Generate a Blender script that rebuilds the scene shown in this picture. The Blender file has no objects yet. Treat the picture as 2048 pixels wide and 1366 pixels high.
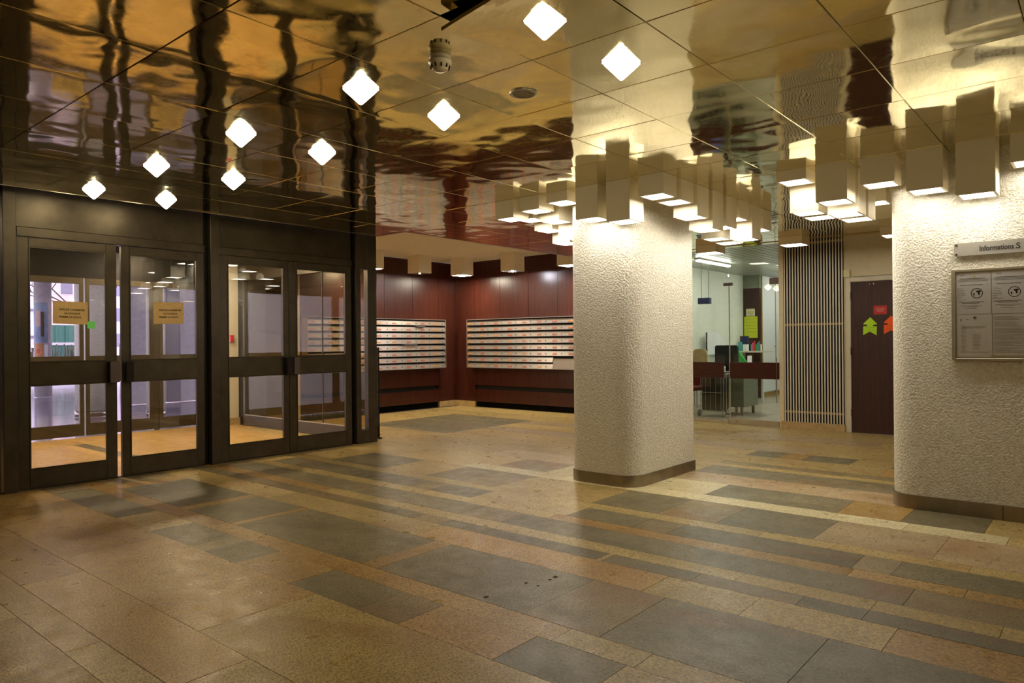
import bpy, bmesh, math, random
from mathutils import Vector, Matrix
random.seed(7)
S = bpy.context.scene
C = S.collection
R = math.radians

# ------------------------------------------------------------------ camera
HC = 1.26                       # eye height
yaw, pit, rol = R(40.146), R(0.06), R(-0.489)
cam_d = bpy.data.cameras.new('camera'); cam = bpy.data.objects.new('camera', cam_d); C.objects.link(cam)
fw = Vector((math.cos(yaw)*math.cos(pit), math.sin(yaw)*math.cos(pit), math.sin(pit)))
r0 = Vector((math.sin(yaw), -math.cos(yaw), 0)); u0 = r0.cross(fw)
rt = math.cos(rol)*r0 + math.sin(rol)*u0; up = -math.sin(rol)*r0 + math.cos(rol)*u0
cam.matrix_world = Matrix(((rt.x, up.x, -fw.x, 0), (rt.y, up.y, -fw.y, 0), (rt.z, up.z, -fw.z, HC), (0, 0, 0, 1)))
cam_d.sensor_width = 36; cam_d.lens = 1422/2048*36; cam_d.clip_start = .05; cam_d.clip_end = 300
S.camera = cam

# ------------------------------------------------------------------ sky, exposure
W = bpy.data.worlds.new('World'); S.world = W; W.use_nodes = True
bg = W.node_tree.nodes['Background']
bg.inputs[0].default_value = (.80, .76, .95, 1); bg.inputs[1].default_value = 5.0
S.view_settings.view_transform = 'Standard'; S.view_settings.look = 'None'
S.view_settings.gamma = 1; S.view_settings.use_curve_mapping = False
S.view_settings.exposure = 0.62
E_BOX, E_SPOT, E_TUBE, E_VEST = 15.5, 23.0, 34.0, 300.0
E_ALCOVE = 108.0   # radiance of the lamp diffusers
WARM = (1.0, .93, .80, 1)

# ------------------------------------------------------------------ materials
MATS = {}
def nt(name):
    m = bpy.data.materials.new(name); m.use_nodes = True
    t = m.node_tree; b = t.nodes['Principled BSDF']
    MATS[name] = m
    return m, t, b
def N(t, typ, **kw):
    n = t.nodes.new(typ)
    for k, v in kw.items(): setattr(n, k, v)
    return n
def lin(h):
    h = h.lstrip('#'); o = []
    for i in (0, 2, 4):
        c = int(h[i:i+2], 16)/255
        o.append(c/12.92 if c <= .04045 else ((c+.055)/1.055)**2.4)
    return tuple(o)+(1,)
def mixc(t, f, a, b):
    n = N(t, 'ShaderNodeMix', data_type='RGBA')
    for s, v in ((n.inputs[0], f), (n.inputs[6], a), (n.inputs[7], b)):
        if hasattr(v, 'links'): t.links.new(v, s)
        else: s.default_value = v
    return n.outputs[2]
def noise(t, scale, detail=3, rough=.5, vec=None, dist=0):
    n = N(t, 'ShaderNodeTexNoise'); n.inputs['Scale'].default_value = scale
    n.inputs['Detail'].default_value = detail; n.inputs['Roughness'].default_value = rough
    n.inputs['Distortion'].default_value = dist
    if vec is not None: t.links.new(vec, n.inputs['Vector'])
    return n.outputs['Fac']
def ramp(t, f, stops):
    n = N(t, 'ShaderNodeValToRGB'); t.links.new(f, n.inputs[0]); e = n.color_ramp.elements
    while len(e) < len(stops): e.new(.5)
    for k, (p, c) in enumerate(stops):
        e[k].position = p; e[k].color = c if len(c) == 4 else tuple(c)+(1,)
    return n.outputs[0]
def g(v): return (v, v, v, 1)
def bump(t, b, h, dist, strength=1.0):
    n = N(t, 'ShaderNodeBump'); n.inputs['Distance'].default_value = dist; n.inputs['Strength'].default_value = strength
    t.links.new(h, n.inputs['Height']); t.links.new(n.outputs[0], b.inputs['Normal'])
def worldpos(t, scale=(1, 1, 1), rnd=0, rotz=0):
    gpos = N(t, 'ShaderNodeNewGeometry').outputs['Position']
    mp = N(t, 'ShaderNodeMapping'); mp.inputs['Scale'].default_value = scale; mp.inputs['Rotation'].default_value = (0, 0, rotz)
    t.links.new(gpos, mp.inputs[0])
    if rnd:
        oi = N(t, 'ShaderNodeObjectInfo'); mu = N(t, 'ShaderNodeMath', operation='MULTIPLY'); mu.inputs[1].default_value = rnd
        t.links.new(oi.outputs['Random'], mu.inputs[0]); cx = N(t, 'ShaderNodeCombineXYZ')
        t.links.new(mu.outputs[0], cx.inputs[2]); t.links.new(mu.outputs[0], cx.inputs[0]); t.links.new(cx.outputs[0], mp.inputs['Location'])
    return mp.outputs[0]
def plain(name, col, rough=.5, metal=0, var=.06, scale=12, bmp=0, spec=.5):
    m, t, b = nt(name)
    c = lin(col) if isinstance(col, str) else col
    v = worldpos(t, rnd=5)
    f = noise(t, scale, 4, .6, v)
    d = tuple(x*(1-var*2) for x in c[:3])+(1,); l = tuple(min(1, x*(1+var)) for x in c[:3])+(1,)
    t.links.new(ramp(t, f, [(.3, d), (.7, l)]), b.inputs['Base Color'])
    b.inputs['Roughness'].default_value = rough; b.inputs['Metallic'].default_value = metal
    b.inputs['Specular IOR Level'].default_value = spec
    if bmp: bump(t, b, noise(t, scale*4, 3, .5, v), bmp)
    return m
def emis(name, col, st):
    m, t, b = nt(name)
    b.inputs['Base Color'].default_value = (.8, .8, .8, 1)
    b.inputs['Emission Color'].default_value = col; b.inputs['Emission Strength'].default_value = st
    return m
def glass(name, tint=(.93, .95, .93, 1), base=.06, rough=0.0, pw=4):
    m = bpy.data.materials.new(name); m.use_nodes = True; t = m.node_tree
    t.nodes.clear(); o = N(t, 'ShaderNodeOutputMaterial'); mx = N(t, 'ShaderNodeMixShader')
    tr = N(t, 'ShaderNodeBsdfTransparent'); gl = N(t, 'ShaderNodeBsdfGlossy'); gl.inputs['Roughness'].default_value = rough
    tr.inputs[0].default_value = tint
    lw = N(t, 'ShaderNodeLayerWeight'); lw.inputs[0].default_value = .5
    p = N(t, 'ShaderNodeMath', operation='POWER'); p.inputs[1].default_value = pw; t.links.new(lw.outputs['Facing'], p.inputs[0])
    q = N(t, 'ShaderNodeMath', operation='MULTIPLY_ADD'); q.inputs[1].default_value = .9; q.inputs[2].default_value = base
    t.links.new(p.outputs[0], q.inputs[0]); t.links.new(q.outputs[0], mx.inputs[0])
    t.links.new(tr.outputs[0], mx.inputs[1]); t.links.new(gl.outputs[0], mx.inputs[2]); t.links.new(mx.outputs[0], o.inputs[0])
    MATS[name] = m; return m

def stone(name, c1, c2, stain, stain_amt, speck, rough=.42):
    """natural quartzite slab: cloudy two-tone, rust stains, small dark pits"""
    m, t, b = nt(name)
    v = worldpos(t, (1, 1, 1), rnd=40)
    vs = worldpos(t, (1.0, .45, 1), rnd=40)
    cloud = noise(t, 3.2, 6, .62, vs, .6)
    base = ramp(t, cloud, [(.32, lin(c1)), (.68, lin(c2))])
    oi = N(t, 'ShaderNodeObjectInfo')
    st = noise(t, 1.5, 3, .5, vs, .8)
    sm = ramp(t, st, [(.56-stain_amt, g(0)), (.78-stain_amt*.6, g(.9))])
    base = mixc(t, sm, base, stain_col(t, stain, st))
    fine = noise(t, 150, 3, .6, vs)
    base = mixc(t, ramp(t, fine, [(.40, g(.75)), (.54, g(0))]), base, speck)
    pit = noise(t, 230, 2, .6, v, .2)
    base = mixc(t, ramp(t, pit, [(.36, g(.8)), (.45, g(0))]), base, tuple(x*.45 for x in speck[:3])+(1,))
    hv = N(t, 'ShaderNodeHueSaturation'); t.links.new(base, hv.inputs['Color'])
    ma = N(t, 'ShaderNodeMapRange'); ma.inputs[3].default_value = .86; ma.inputs[4].default_value = 1.12
    t.links.new(oi.outputs['Random'], ma.inputs[0]); t.links.new(ma.outputs[0], hv.inputs['Value'])
    t.links.new(hv.outputs[0], b.inputs['Base Color'])
    rr = ramp(t, noise(t, 9, 5, .6, v), [(.3, g(rough-.12)), (.7, g(rough+.1))])
    t.links.new(rr, b.inputs['Roughness']); b.inputs['Specular IOR Level'].default_value = .32
    bump(t, b, noise(t, 85, 4, .6, v), .0022, .6)
    return m
def stain_col(t, c, f):
    return ramp(t, f, [(.55, lin(c)), (.75, lin('91643c'))])
stone('slate_grey', '6b6246', '8d8160', '8b6f42', -.02, lin('453c2a'), .40)
stone('slate_mixed', '776a4c', 'a08a5e', '966e44', .10, lin('544830'), .40)
stone('quartz_beige', 'b2975a', 'cab074', 'b08a4c', .0, lin('65552f'), .36)
stone('quartz_orange', 'aa8546', 'c09c58', 'a5753e', .04, lin('5f4a2a'), .36)
stone('quartz_pink', 'ae9872', 'c4ac86', 'b28a60', .03, lin('6f5d3e'), .36)
stone('quartz_light', 'c8b98c', 'e0d3a8', 'c6a868', .04, lin('8c7f5c'), .36)
stone('honey_stone', 'c49c58', 'dcb674', 'b88446', .02, lin('8c6a38'), .4)
plain('grout', '3c3020', .9)
plain('wet_dark', '2a2216', .08)

def mirror_mat():
    m, t, b = nt('gilt_mirror_panel')
    b.inputs['Metallic'].default_value = 1
    v = worldpos(t, (1, 1, 1), rnd=60)
    c = ramp(t, noise(t, 5, 5, .6, v, .4), [(.3, (.76, .68, .41, 1)), (.7, (.85, .77, .50, 1))])
    t.links.new(c, b.inputs['Base Color'])
    t.links.new(ramp(t, noise(t, 30, 4, .7, v), [(.35, g(.035)), (.8, g(.12))]), b.inputs['Roughness'])
    w1 = noise(t, 2.6, 1, .35, v, .3)
    w2 = noise(t, 9, 1, .3, worldpos(t, (1, .55, 1), rnd=33))
    ad = N(t, 'ShaderNodeMath', operation='MULTIPLY_ADD'); ad.inputs[1].default_value = .03
    t.links.new(w2, ad.inputs[0]); t.links.new(w1, ad.inputs[2])
    bump(t, b, ad.outputs[0], .0095, 1.0)
    return m
mirror_mat()
def wood(name, c1, c2, rough=.32, axis='z', sc=1):
    m, t, b = nt(name)
    s = (14*sc, 14*sc, .8*sc) if axis == 'z' else (14*sc, .8*sc, 14*sc) if axis == 'y' else (.8*sc, 14*sc, 14*sc)
    v = worldpos(t, s, rnd=30)
    c = ramp(t, noise(t, 2.2, 6, .65, v, .9), [(.3, lin(c1)), (.72, lin(c2))])
    t.links.new(c, b.inputs['Base Color']); b.inputs['Roughness'].default_value = rough
    bump(t, b, noise(t, 5, 3, .6, v), .0012)
    return m
wood('mahogany', '32160f', '52271b', .30)
wood('dark_door_wood', '2c140e', '47241a', .38)
wood('counter_wood', '2a0b08', '48140e', .3, 'y')
def plaster():
    m, t, b = nt('rough_white_plaster')
    v = worldpos(t)
    c = ramp(t, noise(t, 40, 3, .6, v), [(.3, lin('d3cab4')), (.7, lin('ece6d6'))])
    t.links.new(c, b.inputs['Base Color']); b.inputs['Roughness'].default_value = .42
    h = noise(t, 66, 3, .55, v, .25)
    h = ramp(t, h, [(.36, g(0)), (.62, g(1))])
    bump(t, b, h, .0065, .85)
plaster()
def bronze():
    m, t, b = nt('bronze_metal')
    v = worldpos(t, rnd=5)
    c = ramp(t, noise(t, 6, 5, .6, v), [(.3, (.055, .042, .026, 1)), (.7, (.085, .066, .042, 1))])
    # scuffs and paint chips low down on the kick rails
    sep = N(t, 'ShaderNodeSeparateXYZ'); t.links.new(worldpos(t), sep.inputs[0])
    low = N(t, 'ShaderNodeMapRange'); low.inputs[1].default_value = .02; low.inputs[2].default_value = .20; low.inputs[3].default_value = 1; low.inputs[4].default_value = 0
    t.links.new(sep.outputs[2], low.inputs[0])
    sp = ramp(t, noise(t, 45, 5, .8, v), [(.70, g(0)), (.74, g(1))])
    mu = N(t, 'ShaderNodeMath', operation='MULTIPLY'); t.links.new(sp, mu.inputs[0]); t.links.new(low.outputs[0], mu.inputs[1])
    t.links.new(mixc(t, mu.outputs[0], c, (.45, .42, .38, 1)), b.inputs['Base Color'])
    b.inputs['Metallic'].default_value = .55; b.inputs['Roughness'].default_value = .36
    bump(t, b, noise(t, 180, 2, .6, v), .0006)
bronze()
plain('shaded_plaster', '827b6e', .6, 0, .12, 60, .01)  # white plaster darkened in colour to stand for weak light on the pier
plain('dull_steel', '6b6560', .45, .2)
plain('black_metal', '15110f', .4, .5)
plain('handle_plate', '29201d', .35, .6)
plain('handle_plate_light', '6a5d5a', .35, .6)
plain('brushed_steel', '9a8f80', .28, .95, .12, 5)
plain('mail_steel', 'a09890', .34, .55, .05, 4)
plain('chrome', 'c8c4bc', .15, 1)
plain('lamp_box_white', 'ece2c8', .5, 0, .02, 4, 0, .3)
plain('slot_black', '060404', .7)
plain('white_paint', 'cfc6b0', .5, 0, .03)
plain('slat_paint', 'd8d0bb', .45, 0, .03)
plain('cream_paint', 'd6c9a6', .55, 0, .03)
plain('beige_stone_base', 'b89d6a', .5, 0, .12, 9)
plain('slat_ceiling', 'f2ead6', .5, 0, .03)
plain('office_wall', 'd6dacb', .6, 0, .03)
plain('office_slat', 'b8bcae', .35, .2, .03)
plain('office_floor', 'a39884', .35, 0, .08, 3)
plain('closet_white', 'd9dcdb', .5, 0, .02)
plain('closet_trim', 'a78a45', .5)
plain('grey_cabinet', '7c8272', .4, .2)
plain('black_plastic', '141517', .45)
plain('red_fabric', '6e1712', .8)
plain('red_plastic', 'c3221a', .4)
plain('green_card', '1f9a35', .5)
plain('navy_card', '20264e', .5)
plain('blue_cloth', '3b46b0', .6)
plain('paper_white', 'ebe8e6', .6, 0, .03, 20)
plain('paper_tan', 'e8c486', .6, 0, .05, 25)
plain('paper_yellow', 'c3d020', .6, 0, .03, 20)
plain('paper_cream', 'd6cf9e', .6, 0, .03, 20)
plain('paper_red', 'c02a22', .5, 0, .03, 20)
plain('fluo_green', 'b6e41c', .5, 0, .02)
plain('fluo_orange', 'ff5f10', .5, 0, .02)
plain('teal_card', '3aa6a0', .5)
plain('pink_card', 'e0467e', .5)
plain('plate_orange', 'a8522a', .45, 0, .1, 60)
plain('plate_amber', 'b8792c', .45, 0, .1, 60)
plain('ink', '26211f', .6)
plain('ink_grey', '6f6a69', .6)
plain('ink_pale', 'dba79a', .6)
plain('green_exit', '3f9a4a', .4)
plain('alloy_frame', 'b5ad98', .35, .7)
plain('plate_steel', 'c9c4ba', .34, .6, .05, 3)
plain('detector_plastic', 'd8ccb0', .45)
plain('pavement_wet', '8f8796', .12, 0, .25, 1.3)
plain('concrete', 'b6adb4', .8, 0, .1)
plain('building_pink', 'd0b4ba', .8, 0, .12, 2)
plain('building_white', 'd6d0dc', .8)
plain('window_dark', '6d6478', .3)
plain('container_green', '2f6157', .5)
plain('hedge', '4b4a42', .9, 0, .3, 30)
plain('bark', '4a3d3c', .9)
plain('poster_blue', '7f93b8', .5, 0, .3, 4)
plain('poster_orange', 'd08a4a', .5, 0, .2, 8)
plain('poster_face', 'caa59a', .5)
plain('hair_dark', '2e2624', .6)
plain('tan_panel', 'a98a55', .6)
glass('door_glass', (.90, .89, .86, 1), .06)
glass('vestibule_glass', (.93, .93, .95, 1), .045)
glass('office_glass', (.95, .97, .94, 1), .03)
glass('partition_glass', (.88, .81, .68, 1), .012, 0, 5.5)
glass('case_glass', (.96, .96, .96, 1), .03)
emis('lamp_diffuser', WARM, E_BOX)
emis('spot_diffuser', (1, .86, .56, 1), E_SPOT)
emis('alcove_diffuser', (1, .88, .68, 1), E_ALCOVE)
emis('vestibule_diffuser', (1, .80, .52, 1), E_VEST)
emis('tube_light', (1, 1, .93, 1), E_TUBE)
emis('cold_bulb', (.95, .93, 1, 1), 1800)
emis('warm_bulb', (1, .6, .3, 1), 300)
M = MATS

# ------------------------------------------------------------------ mesh helpers
class MB:
    def __init__(s): s.v = []; s.f = []
    def box(s, x0, x1, y0, y1, z0, z1):
        n = len(s.v)
        s.v += [(x0, y0, z0), (x1, y0, z0), (x1, y1, z0), (x0, y1, z0), (x0, y0, z1), (x1, y0, z1), (x1, y1, z1), (x0, y1, z1)]
        s.f += [tuple(n+i for i in q) for q in ((0, 3, 2, 1), (4, 5, 6, 7), (0, 1, 5, 4), (1, 2, 6, 5), (2, 3, 7, 6), (3, 0, 4, 7))]
        return s
    def prism(s, pts, z0, z1, ax='z'):
        """extrude polygon; ax = extrusion axis, pts in the other two axes (in xyz order)"""
        n = len(s.v); k = len(pts)
        def P(a, b, c): return (a, b, c) if ax == 'z' else (c, a, b) if ax == 'x' else (a, c, b)
        s.v += [P(a, b, z0) for a, b in pts] + [P(a, b, z1) for a, b in pts]
        s.f += [tuple(n+i for i in range(k))[::-1], tuple(n+k+i for i in range(k))]
        s.f += [(n+i, n+(i+1) % k, n+k+(i+1) % k, n+k+i) for i in range(k)]
        return s
    def cyl(s, c, r, h, ax='z', k=16, r2=None):
        r2 = r if r2 is None else r2
        n = len(s.v)
        def P(a, b, d): return (c[0]+a, c[1]+b, c[2]+d) if ax == 'z' else (c[0]+d, c[1]+a, c[2]+b) if ax == 'x' else (c[0]+a, c[1]+d, c[2]+b)
        for rr, d in ((r, 0), (r2, h)):
            s.v += [P(rr*math.cos(2*math.pi*i/k), rr*math.sin(2*math.pi*i/k), d) for i in range(k)]
        s.f += [tuple(n+i for i in range(k))[::-1], tuple(n+k+i for i in range(k))]
        s.f += [(n+i, n+(i+1) % k, n+k+(i+1) % k, n+k+i) for i in range(k)]
        return s
    def lathe(s, c, prof, k=24):
        n = len(s.v)
        for r, z in prof: s.v += [(c[0]+r*math.cos(2*math.pi*i/k), c[1]+r*math.sin(2*math.pi*i/k), c[2]+z) for i in range(k)]
        for j in range(len(prof)-1):
            s.f += [(n+j*k+i, n+j*k+(i+1) % k, n+(j+1)*k+(i+1) % k, n+(j+1)*k+i) for i in range(k)]
        s.f += [tuple(n+i for i in range(k))[::-1], tuple(n+(len(prof)-1)*k+i for i in range(k))]
        return s
    def tube(s, pts, r, k=6):
        for a, b in zip(pts[:-1], pts[1:]):
            a = Vector(a); b = Vector(b); d = (b-a).normalized()
            q = d.orthogonal().normalized(); w = d.cross(q); n = len(s.v)
            for p in (a, b): s.v += [tuple(p+r*(q*math.cos(2*math.pi*i/k)+w*math.sin(2*math.pi*i/k))) for i in range(k)]
            s.f += [tuple(n+i for i in range(k))[::-1], tuple(n+k+i for i in range(k))]
            s.f += [(n+i, n+(i+1) % k, n+k+(i+1) % k, n+k+i) for i in range(k)]
        return s
ORG = {}
def build(mb, name, mat, parent=None, bev=0, smooth=False, org=None):
    o0 = Vector(ORG[parent.name]) if parent else Vector(org or (0, 0, 0))
    me = bpy.data.meshes.new(name)
    me.from_pydata([tuple(Vector(v)-o0) for v in mb.v], [], mb.f)
    bm = bmesh.new(); bm.from_mesh(me); bmesh.ops.recalc_face_normals(bm, faces=bm.faces)
    if bev: bmesh.ops.bevel(bm, geom=bm.edges[:], offset=bev, segments=1, affect='EDGES')
    bm.to_mesh(me); bm.free()
    if smooth:
        for p in me.polygons: p.use_smooth = True
    me.materials.append(M[mat] if isinstance(mat, str) else mat)
    o = bpy.data.objects.new(name, me); C.objects.link(o)
    if parent: o.parent = parent
    else: o.location = o0
    ORG[o.name] = tuple(o0)
    return o
def tag(o, label=None, cat=None, group=None, kind=None):
    if label: o['label'] = label
    if cat: o['category'] = cat
    if group: o['group'] = group
    if kind: o['kind'] = kind
    return o
def empty(name, loc, label=None, cat=None, group=None, kind=None):
    o = bpy.data.objects.new(name, None); C.objects.link(o); o.location = loc; o.empty_display_size = .1
    ORG[o.name] = tuple(loc)
    return tag(o, label, cat, group, kind)
def B(name, mat, parent, *a, bev=0): return build(MB().box(*a), name, mat, parent, bev)
def kids(o): return [c for c in ALLK.get(o.name, [])]
def dup(root, loc, label=None, group=None, delta=None):
    """copy a thing with its parts and sub-parts"""
    r = root.copy(); C.objects.link(r); r.location = loc
    ORG[r.name] = tuple(loc)
    if label: r['label'] = label
    if group: r['group'] = group
    for ch in list(root.children):
        c = ch.copy(); C.objects.link(c); c.parent = r
        for gch in list(ch.children):
            d = gch.copy(); C.objects.link(d); d.parent = c
    return r
def text(name, body, size, mat, parent, mtx, ext=.0004, align='LEFT', bold=False, space=1):
    cu = bpy.data.curves.new(name, 'FONT'); cu.body = body; cu.size = size; cu.extrude = ext; cu.align_x = align
    cu.space_line = space; cu.resolution_u = 2
    if bold: cu.offset = size*.018
    t = bpy.data.objects.new(name, cu); C.objects.link(t)
    dg = bpy.context.evaluated_depsgraph_get()
    me = bpy.data.meshes.new_from_object(t.evaluated_get(dg)); bpy.data.objects.remove(t)
    me.materials.clear(); me.materials.append(M[mat])
    o = bpy.data.objects.new(name, me); C.objects.link(o); o.parent = parent
    o.matrix_local = Matrix.Translation(-Vector(ORG[parent.name])) @ mtx
    ORG[o.name] = ORG[parent.name]
    return o
def face_negY(x, y, z): return Matrix.Translation((x, y, z)) @ Matrix.Rotation(R(90), 4, 'X')           # reads along +X
def face_negX(x, y, z): return Matrix.Translation((x, y, z)) @ Matrix.Rotation(R(-90), 4, 'Z') @ Matrix.Rotation(R(90), 4, 'X')  # reads along -Y

ZC = 2.59; ZH = 2.84; YF = 7.25; XW = 10.32; XM = 10.2; YM = 10.1
NAM = ['first', 'second', 'third', 'fourth', 'fifth', 'sixth', 'seventh', 'eighth', 'ninth', 'tenth', 'eleventh', 'twelfth']

# ================================================================== FLOOR
floor = build(MB().box(-3, 10.34, -4, 10.9, -.12, -.006), 'floor', 'grout'); tag(floor, kind='structure')
WET = [(3.057, 2.288, 0.016), (3.003, 2.284, 0.009), (2.888, 2.274, 0.008), (2.602, 2.377, 0.014), (2.884, 2.351, 0.01)]
G, X_, Bg, O_, P_, L_ = 'slate_grey', 'slate_mixed', 'quartz_beige', 'quartz_orange', 'quartz_pink', 'quartz_light'
strips = [   # x0, x1, [(y at which the slab starts, going towards -Y, stone)]
 (.02, .60, [(7.24, O_), (5.1, Bg), (3.4, O_), (1.2, Bg)]),
 (.60, 1.04, [(7.24, O_), (6.0, Bg), (3.9, O_), (2.2, Bg)]),
 (1.04, 1.187, [(7.24, Bg), (5.2, O_), (3.3, Bg), (1.4, O_)]),
 (1.187, 1.495, [(7.24, O_), (4.4, O_), (2.65, Bg), (.9, O_)]),
 (1.495, 2.10, [(7.24, O_), (4.77, O_), (3.08, Bg), (1.4, Bg)]),
 (2.10, 2.395, [(7.24, X_), (6.88, G), (6.24, G), (5.57, Bg), (4.99, G), (4.42, X_), (4.25, G), (3.875, O_), (3.32, G), (2.75, X_), (2.46, O_), (1.89, G), (1.45, Bg), (.4, G)]),
 (2.395, 2.55, [(7.24, O_), (4.8, O_), (1.82, Bg), (1.42, Bg)]),
 (2.55, 3.15, [(7.24, X_), (6.9, O_), (6.67, G), (5.54, O_), (5.42, G), (4.77, O_), (4.69, G), (3.3, O_), (3.16, G), (2.1, X_), (1.68, G), (.92, G), (-.5, Bg)]),
 (3.15, 3.445, [(7.24, Bg), (5.3, Bg), (3.5, O_), (1.82, Bg), (1.32, Bg), (.72, O_)]),
 (3.445, 3.595, [(7.24, G), (6.4, X_), (4.96, X_), (4.46, G), (3.87, X_), (3.6, G), (2.29, Bg), (2.25, G), (1.705, X_), (1.16, G), (.87, G), (-.4, Bg)]),
 (3.595, 3.745, [(7.24, O_), (5.2, Bg), (3.4, Bg), (1.52, Bg), (.87, Bg), (.37, Bg)]),
 (3.745, 4.045, [(7.24, X_), (7.0, G), (5.85, G), (3.7, X_), (3.3, G), (.765, X_), (-.3, Bg)]),
 (4.045, 4.195, [(7.24, Bg), (5, Bg), (3.1, O_), (1.09, O_), (.56, O_)]),
 (4.195, 4.495, [(7.24, Bg), (6.95, G), (6.0, G), (4.75, X_), (4.5, G), (4.0, Bg), (3.035, G), (2.5, X_), (2.24, G), (1.11, X_), (.91, G), (-.5, Bg)]),
 (4.495, 4.645, [(7.24, Bg), (5.2, Bg), (3.6, Bg), (1.75, Bg), (.6, Bg)]),
 (4.645, 5.235, [(7.24, Bg), (6.5, G), (5.65, Bg), (5.015, G), (4.55, X_), (4.125, Bg), (3.12, G), (2.55, X_), (2.1, G), (1.455, P_), (.795, P_), (0, Bg)]),
 (5.235, 5.46, [(7.24, Bg), (5.1, L_), (3.9, L_), (2.5, L_), (1.52, L_), (1.065, L_), (.5, Bg)]),
 (5.46, 5.96, [(10.0, Bg), (7.24, Bg), (4.82, X_), (4.2, L_), (2.56, G), (1.54, O_), (1.125, G), (.64, Bg)]),
 (5.96, 6.39, [(10.0, Bg), (7.24, Bg), (5.4, P_), (3.1, P_), (1.8, P_), (.6, P_)]),
 (6.39, 6.82, [(10.0, Bg), (7.24, Bg), (5.2, Bg), (3.1, G), (.9, G), (-.4, Bg)]),
 (6.82, 6.97, [(10.0, Bg), (7.24, Bg), (4.3, Bg), (2.4, Bg), (.4, Bg)]),
 (6.97, 7.15, [(10.0, Bg), (8.9, G), (7.1, Bg), (4.9, Bg), (3.12, X_), (1.9, X_), (.2, Bg)]),
 (7.15, 7.62, [(10.0, Bg), (8.9, G), (7.1, Bg), (5.2, Bg), (3.4, Bg), (1.66, O_), (.2, Bg)]),
 (7.62, 8.03, [(10.0, Bg), (8.9, G), (7.1, P_), (5.0, Bg), (3.09, G), (2.74, O_), (2.5, G), (2.03, Bg), (1.65, G), (.4, Bg)]),
 (8.03, 8.50, [(10.0, Bg), (8.9, G), (7.1, Bg), (4.8, P_), (2.6, Bg), (.9, Bg)]),
 (8.50, 8.95, [(10.0, Bg), (8.9, G), (7.1, P_), (5.3, Bg), (3.3, Bg), (1.2, Bg)]),
 (8.95, 9.55, [(10.0, Bg), (7.8, Bg), (5.9, Bg), (3.9, P_), (2.1, Bg), (.3, Bg)]),
 (9.55, 10.15, [(10.0, Bg), (7.4, Bg), (5.4, Bg), (3.5, Bg), (1.6, Bg), (0, Bg)]),
]
for x0, x1, ps in strips:
    for i, (y, st) in enumerate(ps):
        y1 = ps[i+1][0] if i+1 < len(ps) else -1.6
        build(MB().box(x0+.0012, x1-.0012, y1+.0012, y-.0012, -.03, random.uniform(-.0006, .0004)), 'stone_slab', st, floor)
for x0, x1, y0, y1 in ((-3, .02, -4, 7.24), (.02, 10.32, -4, -1.6), (10.15, 10.32, -1.6, 10)):
    B('stone_slab', Bg, floor, x0, x1, y0, y1, -.03, 0)
# vestibule floor: honey coloured slabs with one grey strip
H_ = 'honey_stone'
for x0, x1, st in ((.8, 2.1, H_), (2.1, 3.15, H_), (3.15, 3.30, H_), (3.30, 3.45, G), (3.45, 4.5, H_), (4.5, 5.77, H_)):
    for y0, y1 in ((7.26, 8.6), (8.6, 10.1), (10.1, 10.86)):
        if st == G and y0 > 10: st = H_
        B('stone_slab', st, floor, x0+.0012, x1-.0012, y0+.0012, y1-.0012, -.03, 0)

for x, y, r in WET:
    pts = [(x+r*math.cos(a*.7854)*(1+.35*(a % 3)/2), y+r*.8*math.sin(a*.7854)*(1+.25*(a % 2))) for a in range(8)]
    build(MB().prism(pts, .0004, .0012), 'wet_spot', 'wet_dark', floor)

# ================================================================== CEILINGS
ceil = empty('ceiling', (0, 0, ZC), kind='structure')
T = .6; OX, OY = 2.623, 2.072
def tile_mesh():
    a = T/2-.0008; c = .0034; m = MB()
    m.v = [(-a, -a, .0), (a, -a, .0), (a, a, .0), (-a, a, .0)]
    n = 1
    bot = [(-a+c, -a+c, -.004), (a-c, -a+c, -.004), (a-c, a-c, -.004), (-a+c, a-c, -.004)]
    top = [(-a, -a, .018), (a, -a, .018), (a, a, .018), (-a, a, .018)]
    m.v += bot + top
    m.f = [(4, 7, 6, 5)]
    for i in range(4):
        j = (i+1) % 4
        m.f += [(i, 4+i, 4+j, j), (8+i, i, j, 8+j)]
    m.f += [(8, 9, 10, 11)]
    return m
proto = None
for i in range(-5, 12):
    for j in range(-7, 8):
        cx, cy = OX+T*(i+.5), OY+T*(j+.5)
        if cx > 5.66 and cy > 6.4+.0: continue
        if proto is None:
            proto = build(tile_mesh(), 'mirror_panel', 'gilt_mirror_panel'); o = proto; o.parent = ceil
        else:
            o = proto.copy(); C.objects.link(o)
        o.location = (cx, cy, 0)
        o.rotation_euler = (random.gauss(0, .0016), random.gauss(0, .0016), 0)
        if (i, j) == (-1, -1):      # sags at one corner, showing the void
            m = MB(); n = 10; a = T/2-.002
            for zz in (-.004, .012):
                for p in range(n+1):
                    for q in range(n+1):
                        u, w_ = 1-p/n, q/n
                        m.v.append((-a+2*a*p/n, -a+2*a*q/n, zz-.062*(u*w_)**1.6))
            K = (n+1)**2
            for p in range(n):
                for q in range(n):
                    c0 = p*(n+1)+q; m.f += [(c0, c0+1, c0+n+2, c0+n+1), (K+c0, K+c0+n+1, K+c0+n+2, K+c0+1)]
            for p in range(n):
                for e in ((p, p+1), (n*(n+1)+p, n*(n+1)+p+1), (p*(n+1), (p+1)*(n+1)), (p*(n+1)+n, (p+1)*(n+1)+n)): m.f.append((e[0], e[1], K+e[1], K+e[0]))
            o.data = build(m, 'tmp', 'gilt_mirror_panel').data; bpy.data.objects.remove(bpy.data.objects['tmp'])
            o.data.name = 'sagging_panel'; o.rotation_euler = (0, 0, 0); o['label'] = 'mirror panel hanging down at one corner'
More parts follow.
